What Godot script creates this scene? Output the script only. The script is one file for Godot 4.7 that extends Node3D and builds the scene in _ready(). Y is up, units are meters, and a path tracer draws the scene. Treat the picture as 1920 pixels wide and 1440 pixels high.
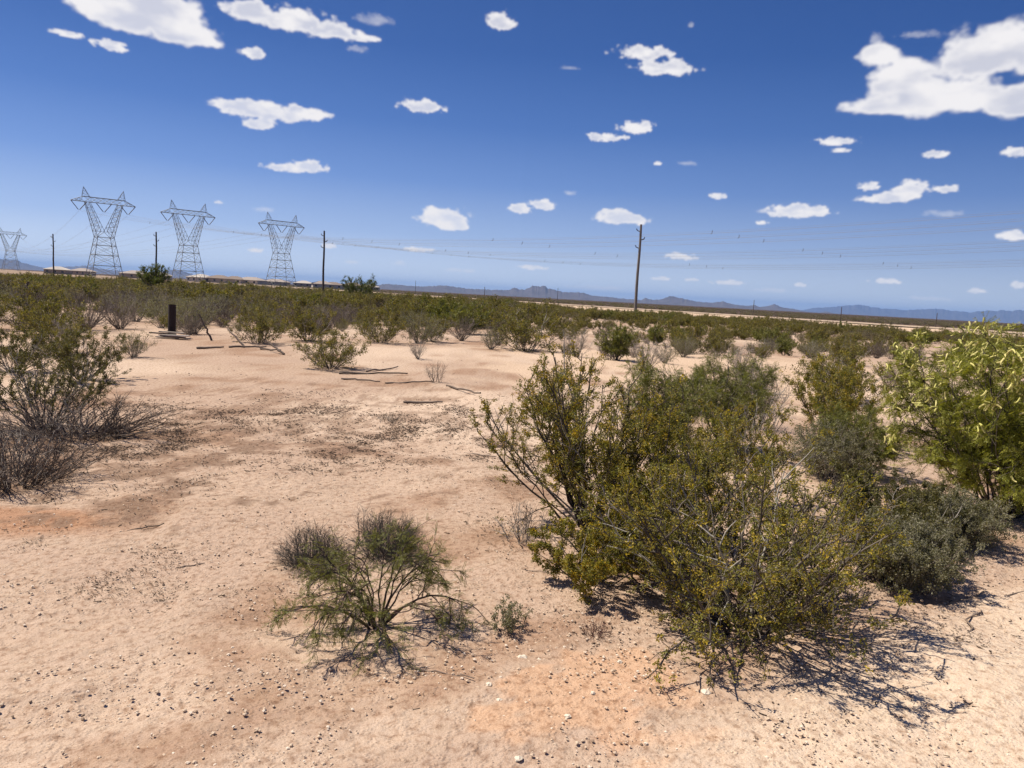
extends Node3D
# Desert lot with creosote and mesquite, power lines and far mountains. Metres, y up, camera looks along -z.

# Directions of clouds in the sky: azimuth, elevation, half width, half height in degrees, several lobes to a cloud.
const CLOUDS := [
	[-28.30, 16.55, 2.55, 0.90, -26.15, 16.21, 3.44, 1.22, -23.92, 15.76, 2.44, 1.04, -22.44, 15.56, 1.26, 0.64, -25.21, 17.20, 3.01, 1.06],
	[-19.59, 17.72, 1.99, 0.79, -16.78, 17.49, 3.12, 0.83, -14.25, 17.23, 2.40, 0.56, -12.03, 17.08, 1.34, 0.23],
	[-30.53, 14.49, 0.95, 0.21],
	[-28.10, 14.28, 1.09, 0.34],
	[-19.20, 15.17, 0.59, 0.52, -19.72, 15.26, 0.35, 0.20],
	[-20.03, 11.81, 2.01, 0.41, -18.45, 11.66, 2.65, 0.76, -18.89, 10.84, 1.20, 0.49, -15.94, 11.84, 1.60, 0.52],
	[-16.95, 8.07, 1.59, 0.36, -15.49, 8.31, 1.25, 0.44],
	[-7.70, 13.08, 1.61, 0.50, -8.48, 13.16, 0.69, 0.42],
	[-2.19, 18.90, 1.00, 0.66],
	[8.14, 17.29, 2.12, 0.50, 9.91, 16.36, 2.18, 0.58],
	[5.67, 11.71, 1.24, 0.33],
	[8.13, 12.42, 1.23, 0.47],
	[7.22, 11.75, 0.46, 0.14],
	[23.75, 16.65, 1.36, 0.82, 25.34, 15.13, 1.83, 1.33, 24.25, 13.49, 2.42, 0.59, 27.94, 13.85, 4.54, 1.33, 30.02, 16.12, 3.03, 1.65, 32.30, 13.37, 2.49, 1.16, 33.06, 16.09, 2.43, 1.74],
	[21.82, 11.48, 1.25, 0.31],
	[22.11, 10.93, 0.57, 0.17],
	[27.91, 10.49, 0.82, 0.26],
	[32.09, 10.40, 0.67, 0.35],
	[24.10, 8.56, 0.69, 0.31],
	[25.16, 7.80, 1.61, 0.38, 26.54, 8.26, 1.32, 0.61],
	[28.69, 8.33, 0.64, 0.30],
	[14.18, 7.87, 0.59, 0.26],
	[19.69, 6.86, 2.17, 0.47, 19.84, 7.15, 1.05, 0.36],
	[17.37, 6.09, 0.47, 0.18],
	[-5.62, 5.34, 2.05, 0.77, -5.83, 5.71, 1.38, 0.46, -5.00, 4.88, 1.42, 0.35],
	[-0.11, 6.47, 1.07, 0.38, 1.58, 6.75, 0.91, 0.46],
	[7.24, 6.04, 1.48, 0.61, 8.41, 6.04, 1.01, 0.46, 6.82, 6.44, 0.78, 0.38],
	[-13.87, 2.87, 0.57, 0.19],
	[-7.50, 3.05, 1.06, 0.16],
	[11.89, 3.49, 1.11, 0.27],
	[15.43, 1.80, 1.19, 0.19],
	[25.71, 2.32, 0.91, 0.18],
	[32.65, 5.39, 0.84, 0.36],
	[10.66, 1.84, 0.70, 0.16],
	[33.26, 2.37, 0.42, 0.26],
	[12.78, 1.87, 0.61, 0.12],
	[1.13, 2.19, 1.20, 0.16],
	[9.85, 10.03, 0.34, 0.15],
	[-19.02, 2.22, 0.50, 0.15],
	[-21.52, 5.32, 0.34, 0.11],
	[20.33, 1.84, 0.42, 0.15],
	[31.02, 1.91, 0.53, 0.17],
]

const WISPS := [
	[-11.32, 18.28, 1.34, 0.42],
	[-12.38, 16.35, 0.89, 0.27],
	[26.14, 17.68, 1.24, 0.24],
	[28.70, 6.79, 1.21, 0.27],
	[11.93, 10.07, 0.75, 0.18],
	[3.58, 7.72, 0.55, 0.19],
	[-20.07, 15.24, 0.41, 0.23],
	[-18.52, 5.11, 0.86, 0.22],
	[3.02, 16.23, 0.70, 0.14],
	[-8.83, 1.95, 0.55, 0.23],
	[-4.86, 1.67, 0.80, 0.16],
	[-3.66, 1.69, 0.48, 0.16],
	[-12.32, 1.82, 0.69, 0.15],
	[17.37, 6.89, 0.72, 0.15],
	[11.37, 19.00, 0.22, 0.23],
	[23.49, 17.60, 0.45, 0.44],
	[6.01, 0.94, 2.38, 0.24],
	[28.36, 1.31, 1.55, 0.17],
	[18.59, 1.38, 1.44, 0.19],
]

const RANGE_MAIN := [-16.06, 0.167, -13.04, 0.221, -10.61, 0.239, -9.83, 0.361, -7.07, 0.316, -5.49, 0.482, -3.72, 0.339, -2.91, 0.343, -0.66, 0.384, -0.19, 0.610, 0.14, 0.507, 0.62, 0.493, 1.09, 0.758, 1.41, 0.855, 1.61, 0.746, 1.89, 0.920, 2.30, 0.663, 3.36, 0.480, 4.24, 0.487, 4.96, 0.486, 5.65, 0.323, 7.13, 0.283, 7.80, 0.240, 9.30, 0.202, 9.64, 0.378, 10.16, 0.248, 10.82, 0.323, 11.38, 0.588, 12.28, 0.479, 13.29, 0.299, 14.24, 0.273, 15.21, 0.403, 15.86, 0.245, 16.87, 0.185, 17.37, 0.289, 17.79, 0.159, 18.32, 0.266, 18.75, 0.403, 19.30, 0.206, 19.95, 0.167, 20.85, 0.030, 21.56, -0.079, 22.17, 0.106, 22.62, 0.021, 23.29, -0.125]

const RANGE_RIGHT := [18.34, 0.114, 20.39, 0.041, 21.42, 0.287, 22.89, 0.443, 24.16, 0.659, 25.17, 0.532, 27.13, 0.425, 28.83, 0.627, 30.43, 0.508, 32.28, 0.682, 33.72, 0.796, 35.90, 0.689, 37.97, 0.493]

const RANGE_LEFT := [-38.46, 0.604, -36.43, 0.536, -34.29, 0.528, -33.37, 0.493, -32.61, 0.278, -31.83, 0.160, -31.07, 0.278, -29.65, 0.440, -28.42, 0.276, -26.52, 0.218, -25.21, 0.299, -24.32, 0.535, -23.64, 0.432, -22.76, 0.155, -21.83, 0.285, -20.67, 0.204, -18.27, 0.269, -16.43, 0.222, -13.31, 0.206, -10.72, 0.115]

const PLACES := [[-31.5, "below the far-left tower"], [-29.0, "below the leftmost utility pole"], [-26.5, "below the tallest tower"], [-24.0, "below the pole between two towers"], [-20.0, "below the middle tower"], [-15.7, "below the right-hand tower"], [-12.0, "below the second utility pole"], [-6.0, "right of the second utility pole"], [-1.0, "left of the twin peak"], [4.5, "below the twin peak"], [10.0, "below the nearest utility pole"], [16.0, "right of the nearest utility pole"], [23.0, "below the pale road at the right"], [90.0, "towards the right edge"]]
const NTH := ["nearest of its kind", "second nearest", "third nearest", "fourth nearest", "fifth nearest", "sixth nearest", "seventh nearest", "eighth nearest", "ninth nearest", "tenth nearest", "eleventh nearest", "twelfth nearest", "thirteenth nearest", "fourteenth nearest", "fifteenth nearest", "sixteenth nearest", "seventeenth nearest", "eighteenth nearest", "nineteenth nearest", "twentieth nearest", "among the farthest"]
const SUN_TO := Vector3(-0.50, 0.84, -0.12)

var taken := {}
var rng := RandomNumberGenerator.new()
var low_noise := FastNoiseLite.new()
var mid_noise := FastNoiseLite.new()
var fine_noise := FastNoiseLite.new()
var patch_noise := FastNoiseLite.new()
var M := {}
var T := {}

func _ready() -> void:
	set_camera_and_light()
	rng.seed = 11
	set_noises()
	make_materials()
	make_templates()
	make_ground()
	make_road()
	make_mountains()
	make_towers()
	make_poles()
	make_houses()
	make_fore_plants()
	make_small_plants()
	make_mid_plants()
	make_scrub()
	make_post_and_sticks()
	make_litter()

func set_camera_and_light() -> void:
	var cam := Camera3D.new()
	cam.name = "camera"
	cam.fov = 54.0
	cam.near = 0.05
	cam.far = 60000.0
	add_child(cam)
	cam.position = Vector3(0, 1.7, 0)
	cam.basis = Basis(Vector3.RIGHT, deg_to_rad(-6.65)) * Basis(Vector3.BACK, deg_to_rad(3.1))
	cam.current = true
	var sun := DirectionalLight3D.new()
	sun.name = "sun"
	sun.light_energy = 1.6
	sun.light_color = Color(1.0, 0.95, 0.87)
	sun.light_angular_distance = 0.5
	sun.shadow_enabled = true
	add_child(sun)
	sun.look_at_from_position(SUN_TO.normalized() * 50.0, Vector3.ZERO)
	var e := Environment.new()
	e.background_mode = Environment.BG_SKY
	e.tonemap_mode = Environment.TONE_MAPPER_LINEAR
	e.tonemap_exposure = 1.5
	e.sdfgi_enabled = true
	e.ssao_enabled = true
	e.ssil_enabled = true
	e.fog_enabled = true
	e.fog_density = 0.000045
	e.fog_light_color = Color(0.56, 0.74, 1.0)
	var sky := Sky.new()
	var pano := PanoramaSkyMaterial.new()
	pano.panorama = sky_picture()
	sky.sky_material = pano
	e.sky = sky
	var w := WorldEnvironment.new()
	w.name = "air"
	w.environment = e
	add_child(w)

# ---------------------------------------------------------------- sky
func air_color(az: float, el: float) -> Color:
	var stops := [[0.0, Color(0.50, 0.54, 0.59)], [1.5, Color(0.40, 0.46, 0.55)], [4.0, Color(0.225, 0.305, 0.47)], [8.0, Color(0.098, 0.175, 0.375)], [12.0, Color(0.046, 0.107, 0.29)], [17.0, Color(0.022, 0.066, 0.216)], [24.0, Color(0.012, 0.043, 0.16)], [45.0, Color(0.010, 0.036, 0.14)], [90.0, Color(0.009, 0.033, 0.13)]]
	var c: Color = stops[0][1]
	for i in range(1, stops.size()):
		if el <= stops[i][0]:
			c = stops[i - 1][1].lerp(stops[i][1], (el - stops[i - 1][0]) / (stops[i][0] - stops[i - 1][0]))
			break
	# the air is brighter towards the sun's side of the sky
	var d := Vector3(sin(az) * cos(deg_to_rad(el)), sin(deg_to_rad(el)), -cos(az) * cos(deg_to_rad(el)))
	var s := d.dot(SUN_TO.normalized())
	return c * (1.0 + 0.55 * clampf(s, -0.4, 1.0)) + Color(0.025, 0.03, 0.03, 0) * maxf(s, 0.0) * 0.8

func sky_picture() -> ImageTexture:
	var sw := 4096
	var sh := 2048
	var small := Image.create(128, 512, false, Image.FORMAT_RGBAF)
	for j in 512:
		var el := 90.0 - (j + 0.5) / 512.0 * 180.0
		for i in 128:
			var c := air_color((i + 0.5) / 128.0 * TAU, maxf(el, 0.0))
			if el < 0.0:
				c = Color(0.20, 0.16, 0.12)
			small.set_pixel(i, j, Color(c.r, c.g, c.b, 1.0))
	small.resize(sw, sh, Image.INTERPOLATE_BILINEAR)
	var r := RandomNumberGenerator.new()
	r.seed = 5
	var edge := FastNoiseLite.new()
	edge.seed = 3
	edge.frequency = 0.42
	edge.fractal_octaves = 4
	edge.fractal_gain = 0.5
	var puff := FastNoiseLite.new()
	puff.seed = 9
	puff.frequency = 0.55
	puff.noise_type = FastNoiseLite.TYPE_CELLULAR
	puff.fractal_octaves = 2
	puff.fractal_gain = 0.45
	for c in CLOUDS:
		put_cloud(small, c, edge, puff, 1.0)
	for c in WISPS:
		put_cloud(small, c, edge, puff, 0.42)
	# the same fair-weather clouds go on round the rest of the sky
	for k in 150:
		var az := r.randf_range(42.0, 318.0)
		var el := 4.0 + 40.0 * pow(r.randf(), 1.6)
		var rx := r.randf_range(0.8, 3.2) * (0.5 + el / 22.0)
		var lobes := []
		for q in r.randi_range(1, 4):
			lobes.append_array([az + r.randf_range(-1, 1) * rx, el + r.randf_range(-0.3, 0.3) * rx * 0.4, rx * r.randf_range(0.5, 1.0), rx * r.randf_range(0.2, 0.4)])
		put_cloud(small, lobes, edge, puff, 1.0)
	return ImageTexture.create_from_image(small)

func lobes_at(c: Array, a: float, e: float) -> float:
	var f := -9.0
	for q in range(0, c.size(), 4):
		var dx: float = (a - c[q]) / c[q + 2]
		var dy: float = (e - c[q + 1]) / c[q + 3]
		if dy < 0.0:
			dy *= 1.35
		var v := 1.0 - sqrt(dx * dx + dy * dy)
		# smooth union of the lobes
		var h := clampf(0.5 + 0.5 * (v - f) / 0.35, 0.0, 1.0)
		f = lerpf(f, v, h) + 0.35 * h * (1.0 - h) if f > -8.0 else v
	return f

func put_cloud(im: Image, c: Array, edge: FastNoiseLite, puff: FastNoiseLite, thick: float) -> void:
	var sw := im.get_width()
	var sh := im.get_height()
	var a0 := 1e9
	var a1 := -1e9
	var e0 := 1e9
	var e1 := -1e9
	var size := 0.0
	for q in range(0, c.size(), 4):
		a0 = minf(a0, c[q] - c[q + 2] * 1.5)
		a1 = maxf(a1, c[q] + c[q + 2] * 1.5)
		e0 = minf(e0, c[q + 1] - c[q + 3] * 1.6)
		e1 = maxf(e1, c[q + 1] + c[q + 3] * 1.8)
		size = maxf(size, c[q + 3])
	var grain := clampf(1.6 / size, 1.1, 5.0)
	var amp := clampf(0.75 - 0.15 * size, 0.42, 0.65)
	for y in range(int((90.0 - e1) / 180.0 * sh), int((90.0 - e0) / 180.0 * sh) + 1):
		if y < 0 or y >= sh:
			continue
		for x in range(floori(a0 / 360.0 * sw), floori(a1 / 360.0 * sw) + 1):
			var a := (x + 0.5) / sw * 360.0
			var e := 90.0 - (y + 0.5) / sh * 180.0
			var f := lobes_at(c, a, e)
			if f < -0.65:
				continue
			var n := edge.get_noise_2d(a * grain * 0.6 + c[0] * 7.0, e * grain * 0.95)
			var b := puff.get_noise_2d(a * grain * 2.1 + c[0] * 3.0 + n * 0.5, e * grain * 2.6)
			var hgt := f * 1.15 + 0.19 + n * amp - 0.30 * (b + 0.75)
			var cover := smoothstep(0.0, 0.42 if thick > 0.9 else 0.9, hgt) * thick
			if cover <= 0.003:
				continue
			# all vapour has one colour; where it is thin the blue air behind shows through
			cover *= 1.0 - 0.34 * clampf(0.5 + 1.6 * edge.get_noise_2d(a * grain * 0.35 + 31.0, e * grain * 0.8), 0.0, 1.0) * smoothstep(0.2, 0.7, hgt)
			var col := Color(0.62, 0.605, 0.61)
			var px := posmod(x, sw)
			im.set_pixel(px, y, im.get_pixel(px, y).lerp(col, cover))

# ---------------------------------------------------------------- helpers
func named(called: String) -> String:
	var k: int = taken.get(called, -1) + 1
	taken[called] = k
	return called if k == 0 else "%s_%03d" % [called, k]

func thing(called: String, label: String, category: String, at: Vector3, group := "") -> Node3D:
	var o := Node3D.new()
	o.name = named(called)
	add_child(o)
	o.position = at
	o.set_meta("label", label)
	o.set_meta("category", category)
	if group:
		o.set_meta("group", group)
	return o

func part(parent: Node3D, called: String, mesh: Mesh, mat: Material) -> MeshInstance3D:
	var o := MeshInstance3D.new()
	o.name = called
	o.mesh = mesh
	o.material_override = mat
	parent.add_child(o, true)
	return o

func structure(called: String, mesh: Mesh, mat: Material) -> MeshInstance3D:
	var o := part(self, named(called), mesh, mat)
	o.set_meta("kind", "structure")
	return o

class Geo:
	var v := PackedVector3Array()
	var n := PackedVector3Array()
	var c := PackedColorArray()
	var i := PackedInt32Array()
	func mesh() -> ArrayMesh:
		var a := []
		a.resize(Mesh.ARRAY_MAX)
		a[Mesh.ARRAY_VERTEX] = v
		if n.size():
			a[Mesh.ARRAY_NORMAL] = n
		if c.size():
			a[Mesh.ARRAY_COLOR] = c
		if i.size():
			a[Mesh.ARRAY_INDEX] = i
		var m := ArrayMesh.new()
		m.add_surface_from_arrays(Mesh.PRIMITIVE_TRIANGLES, a)
		return m
	func tube(p: PackedVector3Array, r0: float, r1: float, col: Color, sides := 3) -> void:
		var last := p.size() - 1
		for k in p.size():
			var d := (p[mini(k + 1, last)] - p[maxi(k - 1, 0)]).normalized()
			var u := d.cross(Vector3(0.31, 0.2, 0.93)).normalized()
			var w := d.cross(u)
			var r := lerpf(r0, r1, float(k) / last)
			var at := v.size()
			for s in sides:
				var q := u * cos(TAU * s / sides) + w * sin(TAU * s / sides)
				v.append(p[k] + q * r)
				n.append(q)
				c.append(col)
			if k < last:
				for s in sides:
					var t := (s + 1) % sides
					i.append(at + s)
					i.append(at + sides + s)
					i.append(at + t)
					i.append(at + t)
					i.append(at + sides + s)
					i.append(at + sides + t)
	func cap(p: Vector3, d: Vector3, r: float, col: Color, sides: int) -> void:
		var u := d.cross(Vector3(0.31, 0.2, 0.93)).normalized()
		var w := d.cross(u)
		var at := v.size()
		v.append(p); n.append(d); c.append(col)
		for s in sides:
			v.append(p + (u * cos(TAU * s / sides) + w * sin(TAU * s / sides)) * r); n.append(d); c.append(col)
		for s in sides:
			i.append(at); i.append(at + 1 + s); i.append(at + 1 + (s + 1) % sides)
	func beam(a: Vector3, b: Vector3, w: float, col := Color.WHITE) -> void:
		tube(PackedVector3Array([a, b]), w * 0.7, w * 0.7, col, 4)
	func quad(a: Vector3, b: Vector3, d: Vector3, e: Vector3, col := Color.WHITE) -> void:
		var at := v.size()
		var nn := (d - a).cross(b - a).normalized()
		for q in [a, b, d, e]:
			v.append(q); n.append(nn); c.append(col)
		for q in [0, 1, 2, 0, 2, 3]:
			i.append(at + q)
	func box(lo: Vector3, hi: Vector3, x := Transform3D(), col := Color.WHITE) -> void:
		var p := []
		for k in 8:
			p.append(x * Vector3(hi.x if k & 1 else lo.x, hi.y if k & 2 else lo.y, hi.z if k & 4 else lo.z))
		for q in [[0, 2, 3, 1], [5, 7, 6, 4], [4, 6, 2, 0], [1, 3, 7, 5], [2, 6, 7, 3], [4, 0, 1, 5]]:
			quad(p[q[0]], p[q[1]], p[q[2]], p[q[3]], col)

func lin(r: float, g: float, b: float) -> Color:
	return Color(r, g, b).linear_to_srgb()

func set_noises() -> void:
	low_noise.seed = 21
	low_noise.frequency = 0.03
	low_noise.fractal_octaves = 3
	mid_noise.seed = 22
	mid_noise.frequency = 0.45
	mid_noise.fractal_octaves = 3
	fine_noise.seed = 23
	fine_noise.frequency = 6.0
	fine_noise.fractal_octaves = 3
	patch_noise.seed = 24
	patch_noise.frequency = 0.55
	patch_noise.fractal_octaves = 5

func ground_y(x: float, z: float) -> float:
	var r := sqrt(x * x + z * z)
	var far := smoothstep(8.0, 40.0, r) * (1.0 - smoothstep(90.0, 220.0, r))
	return mid_noise.get_noise_2d(x, z) * 0.05 * (1.0 - smoothstep(60.0, 150.0, r)) + low_noise.get_noise_2d(x, z) * 0.35 * far

func noise_texture(size: int, freq: float, sd: int, stops: Array, octaves := 4, kind := FastNoiseLite.TYPE_SIMPLEX_SMOOTH, gain := 0.6) -> NoiseTexture2D:
	var n := FastNoiseLite.new()
	n.noise_type = kind
	n.seed = sd
	n.frequency = freq
	n.fractal_octaves = octaves
	n.fractal_gain = gain
	var t := NoiseTexture2D.new()
	t.width = size
	t.height = size
	t.seamless = true
	t.noise = n
	if stops.size():
		var g := Gradient.new()
		g.offsets = PackedFloat32Array(stops.map(func(s): return s[0]))
		g.colors = PackedColorArray(stops.map(func(s): return s[1]))
		t.color_ramp = g
	return t

# fine relief: low swells with grains of grit standing out of them
func grit_texture() -> ImageTexture:
	var n := FastNoiseLite.new()
	n.seed = 14
	n.frequency = 0.014
	n.fractal_octaves = 5
	n.fractal_gain = 0.55
	var a := n.get_seamless_image(1536, 1536).get_data()
	n.noise_type = FastNoiseLite.TYPE_CELLULAR
	n.fractal_type = FastNoiseLite.FRACTAL_NONE
	n.frequency = 0.075
	var b := n.get_seamless_image(1536, 1536).get_data()
	n.seed = 15
	n.frequency = 0.02
	n.noise_type = FastNoiseLite.TYPE_SIMPLEX_SMOOTH
	var m := n.get_seamless_image(1536, 1536).get_data()
	var out := PackedByteArray()
	out.resize(a.size())
	for k in a.size():
		var grain := maxf(0.0, 0.45 - b[k] / 255.0) * clampf(m[k] / 90.0 - 0.9, 0.0, 1.0)
		out[k] = int(clampf(a[k] * 0.75 + grain * 170.0, 0.0, 255.0))
	return ImageTexture.create_from_image(Image.create_from_data(1536, 1536, false, Image.FORMAT_L8, out))

func plain_material(key: String, rough := 0.85, vertex := true, color := Color.WHITE) -> StandardMaterial3D:
	var m := StandardMaterial3D.new()
	m.resource_name = key
	m.albedo_color = color
	m.roughness = rough
	m.vertex_color_use_as_albedo = vertex
	m.cull_mode = BaseMaterial3D.CULL_DISABLED
	M[key] = m
	return m

func make_materials() -> void:
	var soil := plain_material("soil", 0.95)
	soil.metallic_specular = 0.2
	soil.albedo_texture = noise_texture(1024, 0.035, 4, [[0.0, Color(0.70, 0.63, 0.58)], [0.30, Color(0.88, 0.85, 0.83)], [0.5, Color(0.97, 0.96, 0.95)], [1.0, Color(1, 1, 1)]], 5)
	soil.detail_enabled = true
	soil.detail_blend_mode = BaseMaterial3D.BLEND_MODE_MUL
	soil.detail_uv_layer = BaseMaterial3D.DETAIL_UV_2
	soil.detail_albedo = noise_texture(1024, 0.09, 8, [[0.0, Color(0.60, 0.53, 0.47)], [0.26, Color(0.86, 0.83, 0.80)], [0.45, Color(0.97, 0.96, 0.96)], [1.0, Color(1, 1, 1)]], 4)
	soil.heightmap_enabled = true
	soil.heightmap_scale = 1.25
	soil.heightmap_texture = grit_texture()
	var pale := plain_material("pale_dirt", 0.95, false, lin(0.46, 0.37, 0.275))
	pale.albedo_texture = noise_texture(512, 0.02, 5, [[0.0, Color(0.82, 0.78, 0.75)], [1.0, Color(1, 1, 1)]])
	pale.uv1_triplanar = true
	pale.uv1_world_triplanar = true
	pale.uv1_scale = Vector3.ONE * 0.03
	plain_material("rock_slope", 0.95)
	plain_material("wood", 0.85)
	plain_material("steel", 0.55, true)
	plain_material("bark", 0.85)
	var leaf := plain_material("leaf", 0.5)
	leaf.backlight_enabled = true
	leaf.backlight = Color(0.9, 0.9, 0.5)
	leaf.metallic_specular = 0.4
	plain_material("petal", 0.7)
	plain_material("stucco", 0.9)
	plain_material("shingle", 0.9)
	plain_material("pane", 0.1, false, lin(0.03, 0.035, 0.04))
	plain_material("stone", 0.9)
	plain_material("litter", 0.95)
	plain_material("rust", 0.85)
	plain_material("wire", 0.6, true)

# ---------------------------------------------------------------- leaves
# a leaf template: triangles round the origin, growing along +y, of size 1
func cluster(count: int, long: float, wide: float, spread: float, sd: int) -> PackedVector3Array:
	var r := RandomNumberGenerator.new()
	r.seed = sd
	var v := PackedVector3Array()
	for k in count:
		var d := Vector3(r.randfn() * 0.7, r.randfn() * 0.5 + 0.7, r.randfn() * 0.7).normalized()
		var s := d.cross(Vector3(r.randfn(), r.randfn(), r.randfn())).normalized()
		var f := s.cross(d) * 0.12
		var p := Vector3(r.randf_range(-1, 1), r.randf_range(-1, 1), r.randf_range(-1, 1)) * spread
		var l := long * r.randf_range(0.7, 1.3)
		var mid := p + d * l * 0.5
		var tip := p + d * l
		v.append_array(PackedVector3Array([p, mid + s * wide + f * l, tip, p, tip, mid - s * wide + f * l]))
	return v

func pinna(pairs: int, leaflet: float, wide: float, sd: int) -> PackedVector3Array:
	var r := RandomNumberGenerator.new()
	r.seed = sd
	var v := PackedVector3Array()
	for k in pairs:
		var y := 0.1 + 0.9 * k / pairs
		var p := Vector3(0, y, -0.18 * y * y)
		for s in [-1.0, 1.0]:
			var d := Vector3(s * 0.85, 0.5, r.randf_range(-0.35, 0.2)).normalized()
			var l := leaflet * r.randf_range(0.8, 1.2) * (1.0 - 0.45 * absf(y - 0.5))
			var w := Vector3(0, wide, wide * r.randf_range(-0.5, 0.5))
			v.append_array(PackedVector3Array([p, p + d * l * 0.5 + w, p + d * l, p, p + d * l, p + d * l * 0.5 - w]))
	return v

func tinted(size: int, col: Color, each: int, r: RandomNumberGenerator) -> PackedColorArray:
	var a := PackedColorArray()
	var k := 1.0
	for q in size:
		if q % each == 0:
			k = r.randf_range(0.7, 1.3)
		a.append(Color(col.r * k, col.g * k, col.b * k))
	return a

func leaf_set(shapes: Array, colors: Array, each := 6) -> Dictionary:
	var r := RandomNumberGenerator.new()
	r.seed = 77
	var tints := []
	for c in colors:
		for k in 3:
			tints.append(tinted(shapes[0].size(), c, each, r))
	return {"shapes": shapes, "tints": tints}

func make_templates() -> void:
	var cr := []
	var cm := []
	var cf := []
	var pn := []
	var pm := []
	for k in 5:
		cr.append(cluster(8, 0.017, 0.0042, 0.016, 100 + k))
		cm.append(cluster(7, 0.034, 0.008, 0.04, 200 + k))
		cf.append(cluster(6, 0.085, 0.022, 0.10, 300 + k))
		pn.append(pinna(9, 0.17, 0.035, 400 + k))
		pm.append(pinna(5, 0.28, 0.09, 500 + k))
	var olive := [Color(0.235, 0.215, 0.042), Color(0.18, 0.175, 0.036), Color(0.28, 0.24, 0.05), Color(0.21, 0.205, 0.05), Color(0.30, 0.235, 0.055), Color(0.15, 0.148, 0.035)]
	var gold := olive + [Color(0.30, 0.235, 0.03), Color(0.42, 0.29, 0.025)]
	var fresh := [Color(0.17, 0.21, 0.035), Color(0.14, 0.18, 0.04), Color(0.22, 0.245, 0.045), Color(0.115, 0.15, 0.03)]
	var soft := [Color(0.155, 0.165, 0.045), Color(0.125, 0.138, 0.038), Color(0.19, 0.19, 0.055)]
	var grey := [Color(0.20, 0.195, 0.13), Color(0.16, 0.155, 0.10), Color(0.24, 0.225, 0.165)]
	var dull := [Color(0.125, 0.115, 0.04), Color(0.10, 0.098, 0.038), Color(0.15, 0.13, 0.05), Color(0.085, 0.085, 0.03)]
	var lime := [Color(0.27, 0.28, 0.045), Color(0.225, 0.24, 0.04), Color(0.33, 0.325, 0.06), Color(0.18, 0.195, 0.035)]
	T["creosote"] = leaf_set(cr, gold)
	T["creosote_olive"] = leaf_set(cr, olive + olive + [Color(0.42, 0.32, 0.03), Color(0.36, 0.27, 0.03)])
	T["creosote_dull"] = leaf_set(cr, dull)
	T["mesquite_lime"] = leaf_set(pn, lime)
	T["creosote_mid"] = leaf_set(cm, olive + dull + [Color(0.20, 0.165, 0.09), Color(0.15, 0.12, 0.065)])
	T["creosote_far"] = leaf_set(cf, olive + dull + [Color(0.20, 0.165, 0.09), Color(0.16, 0.13, 0.075), Color(0.22, 0.19, 0.10)])
	T["fresh_far"] = leaf_set(cf, soft + [Color(0.20, 0.19, 0.06)])
	T["crown"] = leaf_set(cf, [Color(0.11, 0.14, 0.03), Color(0.085, 0.11, 0.025), Color(0.14, 0.165, 0.04)])
	T["mesquite"] = leaf_set(pn, fresh)
	T["mesquite_soft"] = leaf_set(pn, soft)
	T["mesquite_mid"] = leaf_set(pm, soft)
	T["grey"] = leaf_set(cr, grey)
	T["grey_mid"] = leaf_set(cm, grey)
	T["grey_far"] = leaf_set(cf, [Color(0.19, 0.165, 0.115), Color(0.155, 0.13, 0.09), Color(0.22, 0.19, 0.14)])

func place(g: Geo, leaves: Dictionary, at: Vector3, dir: Vector3, size: float, r: RandomNumberGenerator) -> void:
	var k := r.randi() % int(leaves.shapes.size())
	var y := dir.normalized()
	var x := y.cross(Vector3(r.randfn(), r.randfn(), r.randfn())).normalized()
	var b := Basis(x, y, x.cross(y)).scaled_local(Vector3.ONE * size)
	g.v.append_array(Transform3D(b, at) * leaves.shapes[k])
	g.c.append_array(leaves.tints[r.randi() % int(leaves.tints.size())])

func wander(a: Vector3, d: Vector3, l: float, steps: int, rough: float, lift: float, r: RandomNumberGenerator) -> PackedVector3Array:
	var p := PackedVector3Array([a])
	var q := a
	d = d.normalized()
	for k in steps:
		d = (d + Vector3(r.randfn(), r.randfn(), r.randfn()) * rough + Vector3(0, lift, 0)).normalized()
		q += d * l / steps
		p.append(q)
	return p

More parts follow.
